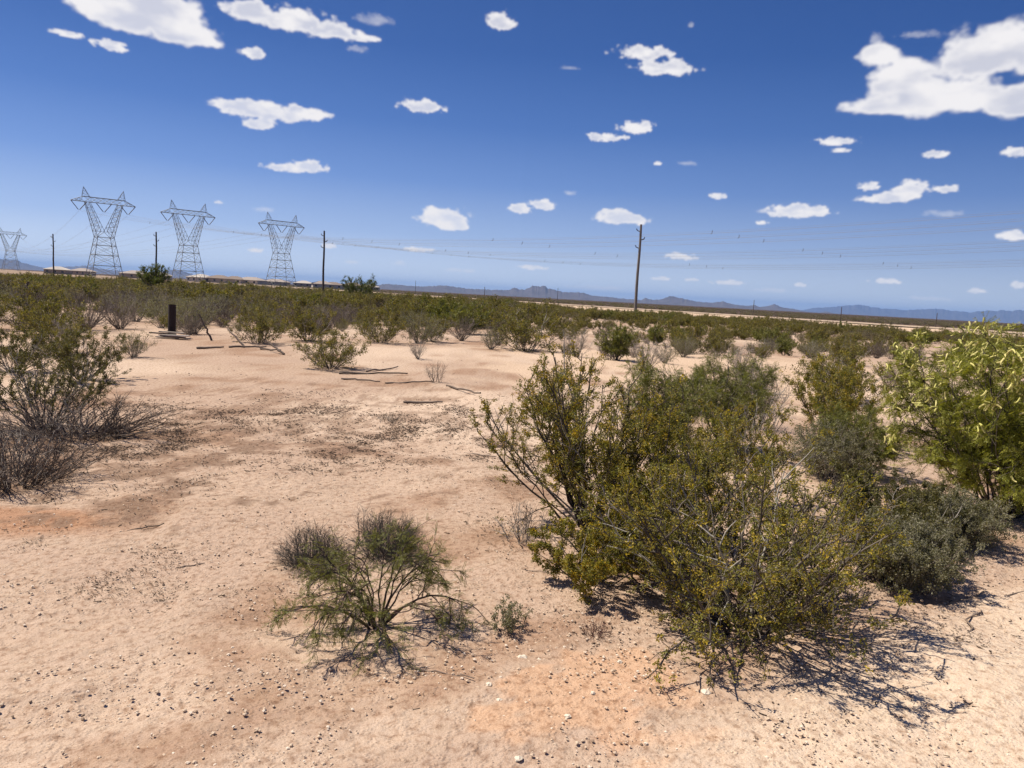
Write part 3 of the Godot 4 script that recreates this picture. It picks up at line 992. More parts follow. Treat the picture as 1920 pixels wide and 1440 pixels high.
func make_fore_plants() -> void:
	plant("creosote_bush", "tall creosote bush with fanned dark stems and gold-tipped leaves, left edge of the right thicket", "bush", Vector3(0.62, 0, -5.5), creosote(1.42, 1.6, 501, {"r0": 0.011, "lean": Vector3(-0.16, 0, 0), "stems": 42, "branches": 8, "twigs": 5, "per": 3, "tipleaves": 3, "dome": 0.45, "bare": 0.26}))
	plant("creosote_bush", "widest creosote bush, nearest the viewer, throwing shadows on pale dirt", "bush", Vector3(1.32, 0, -3.95), creosote(1.06, 2.0, 502, {"stems": 52, "branches": 8, "twigs": 5, "per": 2, "tipleaves": 3, "leaves": T.creosote_olive, "dome": 0.72, "bare": 0.15, "dead": 0.08, "r0": 0.012, "lift": 0.03, "bl": 0.30}))
	plant("creosote_bush", "low creosote sprig spreading over sand in front of the tall fanned creosote", "bush", Vector3(0.53, 0, -4.35), creosote(0.34, 0.85, 503, {"stems": 16, "branches": 6, "r0": 0.006, "twigs": 3, "bl": 0.4}))
	plant("creosote_bush", "olive creosote bush between the two largest creosotes, further back", "bush", Vector3(1.22, 0, -5.0), creosote(1.05, 1.5, 504, {"stems": 26, "per": 3, "tipleaves": 3, "leaves": T.creosote_olive}))
	plant("creosote_bush", "dim olive creosote below the catkin-covered mesquite", "bush", Vector3(2.85, 0, -5.55), creosote(0.55, 1.25, 505, {"stems": 26, "bl": 0.34, "leaves": T.creosote_dull, "per": 3}))
	plant("creosote_bush", "creosote bush with grey stems left of the catkin-covered mesquite", "bush", Vector3(4.2, 0, -9.6), creosote(1.22, 1.6, 506, {"stems": 26, "dead": 0.3, "lsize": 1.3, "leaves": T.creosote_olive, "twigs": 4, "per": 3}))
	plant("mesquite_shrub", "bright green mesquite covered in pale yellow catkins at the right edge", "shrub", Vector3(4.4, 0, -6.5), mesquite(1.68, 2.2, 511, {"stems": 44, "branches": 12, "twigs": 6, "per": 5, "tipleaves": 6, "lsize": 0.10, "dome": 0.28, "bare": 0.2, "bl": 0.2, "leaves": T.mesquite_lime}))
	add_catkins(get_node("mesquite_shrub"), 1.68, 2.2)
	plant("mesquite_shrub", "feathery green mesquite sapling rising behind the tall fanned creosote", "shrub", Vector3(1.7, 0, -8.2), mesquite(1.12, 1.15, 512, {"stems": 16, "leaves": T.mesquite_soft, "lift": 0.06}))
	plant("mesquite_shrub", "feathery green mesquite sapling in the middle of the right thicket", "shrub", Vector3(2.6, 0, -9.0), mesquite(1.05, 1.35, 513, {"stems": 16, "leaves": T.mesquite_soft, "lift": 0.06}))
	plant("mesquite_shrub", "low feathery mesquite between grey-stemmed creosote and catkin-covered mesquite", "shrub", Vector3(3.7, 0, -8.1), mesquite(0.7, 1.1, 514, {"stems": 12, "leaves": T.mesquite_soft}))
	plant("mesquite_seedling", "sprawling low mesquite seedling with drooping feathery branches, alone on sand", "shrub", Vector3(-0.63, 0, -3.72), mesquite(0.46, 1.12, 515, {"stems": 18, "branches": 7, "twigs": 4, "per": 4, "tipleaves": 4, "leaves": T.mesquite_soft, "lsize": 0.05, "dome": 0.95, "r0": 0.0085, "bare": 0.38, "bow": -0.42, "lift": -0.10, "bl": 0.46, "foot": 0.03, "bark": [Color(0.06, 0.035, 0.03), Color(0.045, 0.028, 0.024)]}))
	plant("dry_tuft", "left one of two dry grey tufts behind the mesquite seedling", "dry plant", Vector3(-1.17, 0, -4.5), dry_brush(0.26, 0.52, 521, {"stems": 150, "dome": 0.85, "foot": 0.13, "r0": 0.0025, "bark": [Color(0.07, 0.06, 0.052), Color(0.10, 0.09, 0.08), Color(0.045, 0.04, 0.035)]}))
	plant("dry_tuft", "right one of two dry grey tufts behind the mesquite seedling, with tall bare stalks", "dry plant", Vector3(-0.74, 0, -4.7), dry_brush(0.30, 0.58, 522, {"stems": 170, "dome": 0.85, "foot": 0.14, "r0": 0.0025, "bark": [Color(0.07, 0.063, 0.055), Color(0.10, 0.092, 0.08), Color(0.05, 0.045, 0.038)]}))
	plant("small_herb", "small leafy grey-green herb right of the mesquite seedling", "plant", Vector3(0.05, 0, -3.7), creosote(0.17, 0.22, 531, {"stems": 12, "branches": 4, "twigs": 2, "per": 1, "tipleaves": 2, "leaves": T.grey, "lsize": 0.7, "r0": 0.0025, "dead": 0.0}))
	plant("bursage", "rounded grey-green bursage at the right, behind the widest creosote", "shrub", Vector3(2.6, 0, -4.75), dry_brush(0.42, 0.8, 532, {"stems": 90, "per": 2, "twigs": 4, "leaves": T.grey, "r0": 0.003, "dome": 0.4}))
	plant("bursage", "grey-green bursage under the right end of the catkin-covered mesquite", "shrub", Vector3(3.4, 0, -5.6), dry_brush(0.40, 0.8, 533, {"stems": 80, "per": 2, "twigs": 4, "leaves": T.grey, "r0": 0.003, "dome": 0.4}))
	plant("bursage", "grey bursage between the mesquite saplings and the grey-stemmed creosote", "shrub", Vector3(3.3, 0, -7.6), dry_brush(0.55, 0.95, 534, {"stems": 70, "per": 2, "leaves": T.grey, "r0": 0.004}))
	plant("dry_brush", "leafless straw-grey bush behind the feathery mesquite saplings", "dry plant", Vector3(3.9, 0, -12.2), dry_brush(0.8, 1.1, 535, {"stems": 40, "r0": 0.006}))
	plant("creosote_bush", "large creosote with bare lower stems at the left edge of the clearing", "bush", Vector3(-4.95, 0, -7.9), creosote(0.82, 1.7, 541, {"stems": 32, "bare": 0.45, "dead": 0.4, "lsize": 1.0, "r0": 0.009, "twigs": 4, "per": 2, "tipleaves": 2, "bl": 0.26, "leaves": T.creosote_dull}))
	plant("dry_brush", "tangle of dead grey branches sprawling at the foot of the left-edge creosote", "dry plant", Vector3(-4.5, 0, -7.7), dry_brush(0.50, 2.3, 542, {"stems": 110, "r0": 0.007, "dome": 0.75, "lift": -0.08, "bark": [Color(0.15, 0.125, 0.105), Color(0.09, 0.07, 0.058), Color(0.24, 0.215, 0.19), Color(0.06, 0.045, 0.038)]}))
	plant("dry_brush", "dead brown twig tangle nearest the viewer at the left edge", "dry plant", Vector3(-4.0, 0, -5.9), dry_brush(0.5, 1.6, 543, {"stems": 120, "r0": 0.006, "dome": 0.65, "lift": -0.06, "bark": [Color(0.15, 0.125, 0.105), Color(0.09, 0.07, 0.058), Color(0.24, 0.215, 0.19), Color(0.06, 0.045, 0.038)]}))
	plant("creosote_bush", "creosote bush just behind the left-edge creosote, nearer the clearing", "bush", Vector3(-6.9, 0, -12.0), creosote(0.88, 1.8, 544, {"lsize": 1.5, "stems": 26, "twigs": 4, "per": 2, "tipleaves": 2, "dead": 0.35, "bare": 0.2, "dome": 0.5, "leaves": T.creosote_dull}))
	plant("creosote_bush", "creosote bush at the left edge behind the large bare-stemmed creosote", "bush", Vector3(-8.3, 0, -12.4), creosote(0.85, 2.0, 545, {"lsize": 1.5, "stems": 26, "twigs": 4, "per": 2, "tipleaves": 2, "dead": 0.35, "bare": 0.2, "dome": 0.5, "leaves": T.creosote_dull}))

func make_small_plants() -> void:
	var straw := [Color(0.20, 0.165, 0.13), Color(0.13, 0.10, 0.08), Color(0.27, 0.24, 0.20)]
	plant("dry_weed", "tall thin bare stalks rising between the two dry grey tufts", "dry plant", Vector3(-0.93, 0, -4.85), dry_brush(0.36, 0.16, 551, {"stems": 7, "branches": 5, "twigs": 2, "r0": 0.003, "foot": 0.04, "bark": straw}))
	plant("dry_weed", "small leafless weed in the clearing right of the loose sticks", "dry plant", Vector3(-1.45, 0, -14.2), dry_brush(0.42, 0.5, 552, {"stems": 14, "r0": 0.005, "bark": straw}))
	plant("dry_weed", "tiny reddish dead weed on sand left of the widest creosote", "dry plant", Vector3(0.50, 0, -3.72), dry_brush(0.07, 0.2, 553, {"stems": 30, "r0": 0.002, "bark": [Color(0.12, 0.05, 0.04), Color(0.09, 0.045, 0.04)]}))
	plant("dry_weed", "low grey weed on pale sand below the small round bursage", "dry plant", Vector3(2.75, 0, -21.5), dry_brush(0.3, 0.45, 554, {"stems": 20, "r0": 0.006}))
	plant("dry_weed", "low dead weed on litter-covered sand in the middle of the clearing", "dry plant", Vector3(-1.55, 0, -9.6), dry_brush(0.12, 0.4, 555, {"stems": 30, "r0": 0.003, "bark": straw}))
	plant("dry_weed", "bare dry stems hanging over sand at the left foot of the tall creosote", "dry plant", Vector3(0.12, 0, -5.1), dry_brush(0.3, 0.5, 556, {"stems": 16, "r0": 0.004, "dome": 0.8}))
	plant("creosote_bush", "half-bare creosote filling the gap behind the two largest creosotes", "bush", Vector3(2.05, 0, -6.4), creosote(0.95, 1.3, 557, {"stems": 22, "dead": 0.3, "per": 2, "tipleaves": 3, "leaves": T.creosote_olive}))
	plant("creosote_bush", "spreading creosote filling the low gap between the fanned and the widest creosotes", "bush", Vector3(0.82, 0, -4.62), creosote(0.62, 1.15, 559, {"stems": 26, "branches": 7, "twigs": 4, "per": 3, "tipleaves": 3, "dome": 0.6, "bare": 0.25, "leaves": T.creosote_olive}))
	plant("dry_brush", "straw-coloured leafless bush right of the feathery mesquite saplings", "dry plant", Vector3(3.5, 0, -10.6), dry_brush(0.85, 1.1, 558, {"stems": 34, "r0": 0.007}))

func add_catkins(o: Node3D, h: float, w: float) -> void:
	var r := RandomNumberGenerator.new()
	r.seed = 61
	var kinds := []
	for k in 3:
		var g := Geo.new()
		var pts := PackedVector3Array()
		for n in 6:
			var t := n / 5.0
			pts.append(Vector3(0.022 * sin(t * (1.4 + 0.5 * k)), -0.085 * t + 0.03 * t * t, 0.02 * t * t))
		g.tube(pts, 0.008, 0.005, [Color(0.50, 0.46, 0.15), Color(0.58, 0.52, 0.20), Color(0.44, 0.43, 0.12)][k], 5)
		kinds.append(g.mesh())
	var leaves: PackedVector3Array = (o.get_node("foliage") as MeshInstance3D).mesh.surface_get_arrays(0)[Mesh.ARRAY_VERTEX]
	var spots := PackedVector3Array()
	while spots.size() < 1100:
		var p := leaves[r.randi() % leaves.size()]
		var q := Vector3(p.x / (w * 0.5), (p.y - h * 0.45) / (h * 0.55), p.z / (w * 0.5))
		if p.y > h * 0.3 and q.length() > 0.78:
			spots.append(p * 1.01)
	var more := Geo.new()
	for k in spots.size():
		var turn := Basis.from_euler(Vector3(r.randfn() * 0.6, r.randf() * TAU, r.randfn() * 0.6))
		var m: ArrayMesh = kinds[r.randi() % 3]
		if k < 300:
			var c := part(o, "catkin", m, M.petal)
			c.transform = Transform3D(turn, spots[k])
		else:
			var arr := m.surface_get_arrays(0)
			var x := Transform3D(turn, spots[k])
			var verts: PackedVector3Array = x * arr[Mesh.ARRAY_VERTEX]
			for i in arr[Mesh.ARRAY_INDEX]:
				more.v.append(verts[i])
				more.c.append(arr[Mesh.ARRAY_COLOR][0])
	part(o, "catkins", more.mesh(), M.petal).set_meta("kind", "stuff")

func make_mid_plants() -> void:
	var green := []
	var grey := []
	var bare := []
	var fresh := []
	var brown := []
	for k in 4:
		brown.append(shrub({"h": 1.0, "w": 1.6, "stems": 36, "branches": 8, "twigs": 4, "per": 0, "r0": 0.010, "dome": 0.45, "bare": 0.15, "dead": 0.0, "bl": 0.34, "bark": [Color(0.125, 0.10, 0.09), Color(0.09, 0.07, 0.062), Color(0.19, 0.16, 0.145), Color(0.15, 0.115, 0.10)]}, 650 + k))
		green.append(shrub({"h": 1.0, "w": 1.9, "stems": 26, "branches": 6, "twigs": 4, "per": 2, "tipleaves": 2, "leaves": T.creosote_mid, "r0": 0.009, "dome": 0.5, "bare": 0.14, "dead": 0.25, "lift": 0.05, "foot": 0.16}, 600 + k))
		grey.append(shrub({"h": 1.0, "w": 1.6, "stems": 34, "branches": 6, "twigs": 3, "per": 1, "leaves": T.grey_mid, "r0": 0.009, "dome": 0.45, "bare": 0.2, "dead": 0.3, "bark": [Color(0.12, 0.10, 0.085), Color(0.085, 0.066, 0.055), Color(0.19, 0.165, 0.14)]}, 610 + k))
		bare.append(shrub({"h": 1.0, "w": 1.3, "stems": 20, "branches": 7, "twigs": 4, "per": 0, "r0": 0.012, "dome": 0.4, "bare": 0.25, "dead": 0.0, "bl": 0.33, "bark": [Color(0.23, 0.20, 0.17), Color(0.16, 0.13, 0.11), Color(0.30, 0.27, 0.24)]}, 620 + k))
		fresh.append(shrub({"h": 1.0, "w": 1.4, "stems": 16, "branches": 8, "twigs": 4, "per": 3, "tipleaves": 3, "leaves": T.mesquite_mid, "lsize": 0.11, "r0": 0.012, "dome": 0.35, "bare": 0.2, "dead": 0.0}, 630 + k))
	T["green_kinds"] = green
	T["grey_kinds"] = grey
	T["bare_kinds"] = bare
	T["fresh_kinds"] = fresh
	T["brown_kinds"] = brown
	var list := [
		["creosote_bush", "creosote bush alone at the far side of the clearing, sticks at its foot", -3.8, -15.6, 0.9, green],
		["dry_brush", "low leafless grey bush in the clearing behind the loose sticks", -2.4, -18.9, 0.5, bare],
		["creosote_bush", "tallest olive creosote bush beyond the clearing, left of the nearest utility pole", 0.37, -24.0, 1.62, green],
		["dry_brush", "small leafless bush on pale sand below the nearest utility pole", 1.85, -21.9, 0.85, bare],
		["dry_brush", "straw-grey leafless bush behind the gold-tipped creosote", 3.37, -19.0, 0.85, bare],
		["bursage", "small round grey-green bursage on pale sand below the nearest utility pole", 3.08, -25.0, 0.5, grey],
		["creosote_bush", "creosote bush behind the sticks, right of the dark post", -7.0, -20.6, 1.05, green],
		["creosote_bush", "larger green creosote bush behind the sticks, further right of the dark post", -6.2, -22.6, 1.25, green],
		["creosote_bush", "brown-green creosote bush behind the lone clearing creosote", -4.27, -24.0, 1.15, green],
		["creosote_bush", "low broad creosote bush at the far middle of the clearing", -2.9, -26.5, 1.05, green],
		["mesquite_shrub", "yellow-green leafy shrub beyond the clearing, left of the tallest creosote", -2.1, -34.9, 1.45, fresh],
		["bursage", "grey bursage at the foot of the tallest olive creosote", -0.7, -23.4, 0.75, grey],
		["creosote_bush", "upright creosote bush on open sand right of the nearest utility pole", 6.42, -27.8, 1.3, green],
		["creosote_bush", "green creosote bush at the near edge of the distant green band", 10.1, -37.8, 1.1, green],
		["bursage", "grey bursage on open sand right of the upright creosote", 8.9, -27.0, 0.8, grey],
		["creosote_bush", "creosote bush on open sand left of the catkin-covered mesquite top", 11.0, -25.0, 1.05, green],
		["dry_brush", "grey leafless bush on open sand above the feathery saplings", 5.9, -19.6, 0.8, bare],
		["bursage", "grey bursage on open sand just above the grey-stemmed creosote", 7.3, -17.6, 0.85, grey],
		["creosote_bush", "brown creosote bush behind the grey-stemmed creosote", 6.4, -14.6, 1.05, green],
		["bursage", "grey bursage left of the brown creosote, behind the thicket", 4.9, -15.2, 0.75, grey],
		["creosote_bush", "broad dark creosote bush left of the dark post at the clearing's corner", -12.0, -19.4, 0.95, green],
		["bursage", "dark grey brush directly behind the dark post", -9.6, -22.6, 0.95, grey],
		["creosote_bush", "tall creosote bush at the left edge, level with the dark post", -13.0, -20.6, 1.35, green],
		["dry_brush", "dead pale-branched bush at the left edge, short of the dark post", -10.4, -17.2, 0.75, bare],
		["creosote_bush", "olive creosote at the left edge in front of the pale-branched bush", -9.4, -15.4, 0.9, green],
		["bursage", "low grey bursage at the clearing's left margin, short of the dark post", -7.9, -15.6, 0.6, grey],
	]
	var k := 0
	for l in list:
		var kinds: Array = l[5]
		plant(l[0], l[1], {"creosote_bush": "bush", "dry_brush": "dry plant", "bursage": "shrub", "mesquite_shrub": "shrub"}[l[0]], Vector3(l[2], 0, l[3]), kinds[k % 4], k * 2.4, l[4])
		k += 1
	# two leafy trees that stand above the brush
	for t in [[-34.9, -73.0, 2.9, 3.2, "bright green leafy tree in the brush below the tower gap, left"], [-19.3, -93.0, 3.5, 4.8, "rounded dark green tree right of the second utility pole"]]:
		var o := thing("palo_verde_tree", t[4], "tree", Vector3(t[0], ground_y(t[0], t[1]), t[1]), "leafy trees above the brush")
		var made := shrub({"h": t[2], "w": t[3], "stems": 16, "branches": 9, "twigs": 5, "per": 3, "tipleaves": 4, "leaves": T.crown, "lsize": 0.9, "r0": 0.05, "dome": 0.3, "bare": 0.3, "dead": 0.0, "foot": 0.2}, 640 + int(t[3]))
		part(o, "trunk", made[0], M.bark)
		part(o, "crown", made[1], M.leaf)

func is_open(x: float, z: float) -> bool:
	# clearing and tracks where nothing grows
	var d := -z
	if d < 17.0:
		return true
	if Vector2(x + 9.2, z + 19.6).length() < 2.2:
		return true
	if d < 24.0 and x > -8.6 - (d - 20.0) * 0.2 and x < 1.5:
		return true
	return false

func make_scrub() -> void:
	var r := RandomNumberGenerator.new()
	r.seed = 71
	var far := [[], [], [], []]
	for k in 3:
		far[0].append(shrub({"h": 1.0, "w": 1.7, "stems": 10, "branches": 5, "twigs": 3, "per": 2, "tipleaves": 2, "leaves": T.creosote_far, "lsize": 0.8, "r0": 0.014, "dead": 0.1, "steps": 4, "one": true}, 700 + k)[0])
		far[1].append(shrub({"h": 1.0, "w": 1.7, "stems": 14, "branches": 5, "twigs": 3, "per": 1, "leaves": T.grey_far, "lsize": 0.8, "r0": 0.014, "dead": 0.2, "steps": 4, "one": true, "bark": [Color(0.12, 0.10, 0.085), Color(0.09, 0.07, 0.06)]}, 710 + k)[0])
		far[3].append(shrub({"h": 1.0, "w": 1.7, "stems": 22, "branches": 6, "twigs": 3, "per": 0, "r0": 0.016, "dead": 0.0, "steps": 4, "one": true, "bark": [Color(0.135, 0.11, 0.098), Color(0.10, 0.08, 0.07)]}, 730 + k)[0])
		far[2].append(shrub({"h": 1.0, "w": 1.6, "stems": 10, "branches": 6, "twigs": 3, "per": 2, "tipleaves": 2, "leaves": T.fresh_far, "lsize": 0.8, "r0": 0.014, "dead": 0.0, "steps": 4, "one": true}, 720 + k)[0])
	var found := []
	for k in 30000:
		var d := pow(r.randf(), 0.6) * 148.0
		var az := deg_to_rad(r.randf_range(-41, 41))
		var x := sin(az) * d
		var z := -cos(az) * d
		var n := patch_noise.get_noise_2d(x * 0.12 + 5.0, z * 0.12)
		var n2 := patch_noise.get_noise_2d(x * 0.2 - 25.0, z * 0.2)
		if is_open(x, z) or d > scrub_reach(x, z) + 6.0 * n:
			continue
		var left: bool = x < -0.12 * -z - 3.0
		var dens := 0.30
		if left:
			dens = 0.60
		elif d < 27.0:
			dens = 0.06
		elif d < 40.0:
			dens = 0.10
		elif d > 50.0:
			dens = 0.42
		if r.randf() > dens * (0.85 + 2.2 * n):
			continue
		var kind := 0
		if n2 > 0.16 or (not left and d < 34.0 and r.randf() < 0.5):
			kind = 1
		elif n2 < -0.34:
			kind = 2
		if left and r.randf() < 0.45:
			kind = 1
		if (left and r.randf() < 0.40) or (not left and d < 40.0 and r.randf() < 0.4):
			kind = 3
		var ok := true
		if d < 40.0:
			for f in found:
				if absf(f[0] - x) < 0.8 and absf(f[1] - z) < 0.8:
					ok = false
					break
		if ok:
			found.append([x, z, d, kind, r.randf() * TAU, (0.45 + 0.95 * pow(r.randf(), 1.6)) * (0.85 if kind in [1, 3] else 1.0) * (0.7 if not left and x > 0.0 else 1.0)])
	found.sort_custom(func(a, b): return a[2] < b[2])
	var near := [T.green_kinds, T.grey_kinds, T.fresh_kinds, T.brown_kinds]
	var rest := [[], [], [], []]
	var names := ["creosote_bush", "bursage", "mesquite_shrub", "dry_brush"]
	var cats := ["bush", "shrub", "shrub", "dry plant"]
	var looks := ["olive creosote bush", "grey-brown bursage", "green leafy mesquite", "leafless brown bush"]
	var count := 0
	var order := {}
	for f in found:
		if count < 290:
			var bin := 0
			var az := rad_to_deg(atan2(f[0], -f[1]))
			while bin < PLACES.size() - 1 and az > PLACES[bin][0]:
				bin += 1
			var look: String = ["small", "medium", "large"][0 if f[5] < 0.75 else 1 if f[5] < 1.05 else 2] + " " + looks[f[3]] + " " + PLACES[bin][1]
			var nth: int = order.get(look, 0)
			order[look] = nth + 1
			var kinds: Array = near[f[3]]
			plant(names[f[3]], look + ", " + NTH[mini(nth, NTH.size() - 1)], cats[f[3]], Vector3(f[0], 0, f[1]), kinds[count % 4], f[4], f[5], looks[f[3]] + " in the middle distance")
			count += 1
		else:
			rest[f[3]].append(f)
	var far_names := ["creosote_scrub", "bursage_scrub", "mesquite_scrub", "dry_scrub"]
	var far_labels := ["distant mass of olive creosote scrub before the pale road", "distant patches of grey-brown scrub before the pale road", "distant patches of bright green scrub before the pale road", "distant patches of leafless brown scrub before the pale road"]
	for k in 4:
		var lots := [[], [], []]
		for f in rest[k]:
			lots[r.randi() % 3].append(f)
		for q in 3:
			scatter(far_names[k], far_labels[k], "scrub", far[k][q], M.leaf, lots[q].map(func(f): return Transform3D(Basis(Vector3.UP, f[4]).scaled(Vector3(f[5], f[5] * 1.05, f[5])), Vector3(f[0], ground_y(f[0], f[1]) - 0.03, f[1]))))
	# low scrub on the plain beyond the road
	var plain := []
	for k in 5200:
		var d := 190.0 + 900.0 * pow(r.randf(), 1.4)
		var az := deg_to_rad(r.randf_range(-42, 42))
		var x := sin(az) * d
		var z := -cos(az) * d
		if far_side(x, z) < 15.0:
			continue
		var s := r.randf_range(0.5, 1.0)
		plain.append(Transform3D(Basis(Vector3.UP, r.randf() * TAU).scaled(Vector3(s * 2.0, s * 0.9, s * 2.0)), Vector3(x, 0, z)))
	scatter("plain_scrub", "dark scrub covering the far plain beyond the pale road", "scrub", far[1][0], M.leaf, plain)

func scatter(called: String, label: String, category: String, mesh: Mesh, mat: Material, list: Array) -> void:
	if list.is_empty():
		return
	var mm := MultiMesh.new()
	mm.transform_format = MultiMesh.TRANSFORM_3D
	mm.mesh = mesh
	mm.instance_count = list.size()
	for k in list.size():
		mm.set_instance_transform(k, list[k])
	var o := MultiMeshInstance3D.new()
	o.name = named(called)
	o.multimesh = mm
	o.material_override = mat
	add_child(o)
	o.set_meta("kind", "stuff")
	o.set_meta("label", label)
	o.set_meta("category", category)

# ---------------------------------------------------------------- things on the ground
func make_post_and_sticks() -> void:
	var r := RandomNumberGenerator.new()
	r.seed = 81
	var o := thing("corner_post", "thick dark rusty corner post standing at the far end of the clearing", "post", Vector3(-9.38, ground_y(-9.38, -20.6), -20.6))
	var g := Geo.new()
	var rust := Color(0.018, 0.011, 0.009)
	g.tube(PackedVector3Array([Vector3(0, -0.3, 0), Vector3(0.004, 0.3, 0), Vector3(0.01, 0.6, 0), Vector3(0.012, 0.9, 0)]), 0.105, 0.10, rust, 14)
	g.cap(Vector3(0.012, 0.9, 0), Vector3.UP, 0.10, rust, 14)
	part(o, "shaft", g.mesh(), M.rust)
	for k in 5:
		var b := Geo.new()
		var a := r.randf_range(-0.5, 0.5)
		var l := r.randf_range(0.25, 0.5)
		b.box(Vector3(-l, 0, -0.06), Vector3(l, 0.03, 0.06), Transform3D(Basis(Vector3.UP, a) * Basis(Vector3.BACK, r.randf_range(-0.06, 0.06)), Vector3.ZERO), [Color(0.36, 0.32, 0.28), Color(0.10, 0.075, 0.06), Color(0.46, 0.43, 0.39), Color(0.07, 0.05, 0.042), Color(0.28, 0.24, 0.2)][k])
		var at := Vector3(-9.2 + r.randf_range(-0.3, 0.3), 0, -20.2 + r.randf_range(-0.12, 0.1))
		var q := thing("broken_board", ["weathered pale board at the bottom of the pile by the dark post", "dark board in the pile by the dark post", "palest board in the pile by the dark post", "blackened board in the pile by the dark post", "brown-grey board on top of the pile by the dark post"][k], "board", Vector3(at.x, ground_y(at.x, at.z) + 0.015 + 0.034 * k, at.z), "boards by the dark post")
		part(q, "plank", b.mesh(), M.wood)
	# x, z, x2, z2, height of the second end, radius
	var list := [
		[-8.06, -20.04, -8.42, -20.1, 0.70, 0.035, "dark stick leaning upright in the brush right of the dark post"],
		[-6.80, -18.98, -7.32, -19.2, 0.45, 0.035, "dark stick leaning low, second from the dark post"],
		[-5.45, -17.85, -6.05, -18.3, 0.26, 0.035, "dark stick leaning lowest, third from the dark post"],
		[-7.60, -18.0, -7.06, -18.3, 0.04, 0.04, "short dark log lying at the far left of the stick row"],
		[-7.05, -18.6, -6.25, -19.0, 0.05, 0.035, "brown stick lying between two leaning sticks"],
		[-6.3, -18.7, -5.7, -18.3, 0.05, 0.03, "thin stick lying below the lowest leaning stick"],
		[-3.15, -13.79, -2.41, -13.80, 0.03, 0.022, "thin stick lying on sand before the lone clearing creosote"],
		[-3.43, -14.80, -2.10, -15.09, 0.04, 0.025, "long thin pole lying at the foot of the lone clearing creosote"],
		[-1.66, -11.53, -1.04, -11.53, 0.03, 0.026, "straight brown stick lying nearest in the clearing"],
		[-1.19, -13.69, -0.55, -12.6, 0.04, 0.026, "dark stick lying towards the gold-tipped creosote"],
		[-2.3, -13.6, -1.5, -14.1, 0.03, 0.02, "thin crossed stick in the middle of the clearing"],
		[-3.0, -15.4, -2.5, -16.4, 0.04, 0.025, "stick lying in the shade right of the lone clearing creosote"],
		[2.38, -3.71, 2.91, -4.42, 0.012, 0.008, "dark crooked root lying along the pale dirt edge at right"],
		[2.91, -4.42, 3.45, -4.72, 0.012, 0.009, "dark root continuing to the right edge of the picture"],
		[-0.46, -3.30, -0.10, -3.16, 0.015, 0.005, "thin dry twig on sand below the mesquite seedling"],
		[-1.92, -4.28, -1.79, -4.39, 0.012, 0.005, "small dark twig on speckled sand left of the grey tufts"],
		[-2.50, -4.84, -2.33, -5.0, 0.012, 0.006, "small dark twig on sand near the left edge"],
		[-0.47, -7.93, -0.12, -7.70, 0.02, 0.010, "curved twig on sand left of the tall fanned creosote"],
		[0.13, -4.55, 0.36, -4.48, 0.015, 0.004, "thin twig on sand left of the low creosote sprig"],
	]
	for l in list:
		var a := Vector3(l[0], ground_y(l[0], l[1]) + l[5] * 0.6, l[1])
		var e := Vector3(l[2], ground_y(l[2], l[3]) + l[4], l[3])
		var t := thing("fallen_stick", l[6], "stick", a)
		var pts := PackedVector3Array()
		var bend: float = (e - a).length() * 0.022
		for k in 8:
			pts.append((e - a) * k / 7.0 + Vector3(r.randfn(), r.randfn() * 0.4, r.randfn()) * bend * (0.0 if k == 0 else 1.0))
		var s := Geo.new()
		var c := Color(0.13, 0.098, 0.078) * r.randf_range(0.5, 1.6)
		s.tube(pts, l[5] * 0.8, l[5] * 0.5, c, 6)
		s.cap(pts[7], (pts[7] - pts[6]).normalized(), l[5] * 0.6, Color(0.25, 0.2, 0.15), 6)
		part(t, "shaft", s.mesh(), M.wood)

func pebble(sd: int) -> ArrayMesh:
	var r := RandomNumberGenerator.new()
	r.seed = sd
	var sp := SphereMesh.new()
	sp.radius = 0.5
	sp.height = 0.8
	sp.radial_segments = 7
	sp.rings = 4
	var arr := sp.get_mesh_arrays()
	var v: PackedVector3Array = arr[Mesh.ARRAY_VERTEX]
	var moved := {}
	for k in v.size():
		var key := v[k].snapped(Vector3.ONE * 0.01)
		if not moved.has(key):
			moved[key] = v[k] * r.randf_range(0.7, 1.25) * Vector3(1, 0.8, 1)
		v[k] = moved[key]
	var g := Geo.new()
	for q in arr[Mesh.ARRAY_INDEX]:
		g.v.append(v[q])
	var m := g.mesh()
	return m

func clod(sd: int) -> ArrayMesh:
	# a little heap of dark seed husks and droppings
	var r := RandomNumberGenerator.new()
	r.seed = sd
	var g := Geo.new()
	for k in 3 if sd == 2 else 1:
		var at := Vector3(r.randf_range(-0.7, 0.7), 0.18, r.randf_range(-0.7, 0.7)) * (1.0 if sd == 2 else 0.0) + Vector3(0, 0.1, 0)
		var v: PackedVector3Array = Transform3D(Basis.from_euler(Vector3(r.randf(), r.randf() * TAU, r.randf())).scaled(Vector3.ONE * r.randf_range(0.25, 0.45)), at) * (pebble(sd + k + 20).surface_get_arrays(0)[Mesh.ARRAY_VERTEX] as PackedVector3Array)
		for p in v:
			g.v.append(p)
			g.c.append(Color(0.06, 0.042, 0.032))
	return g.mesh()

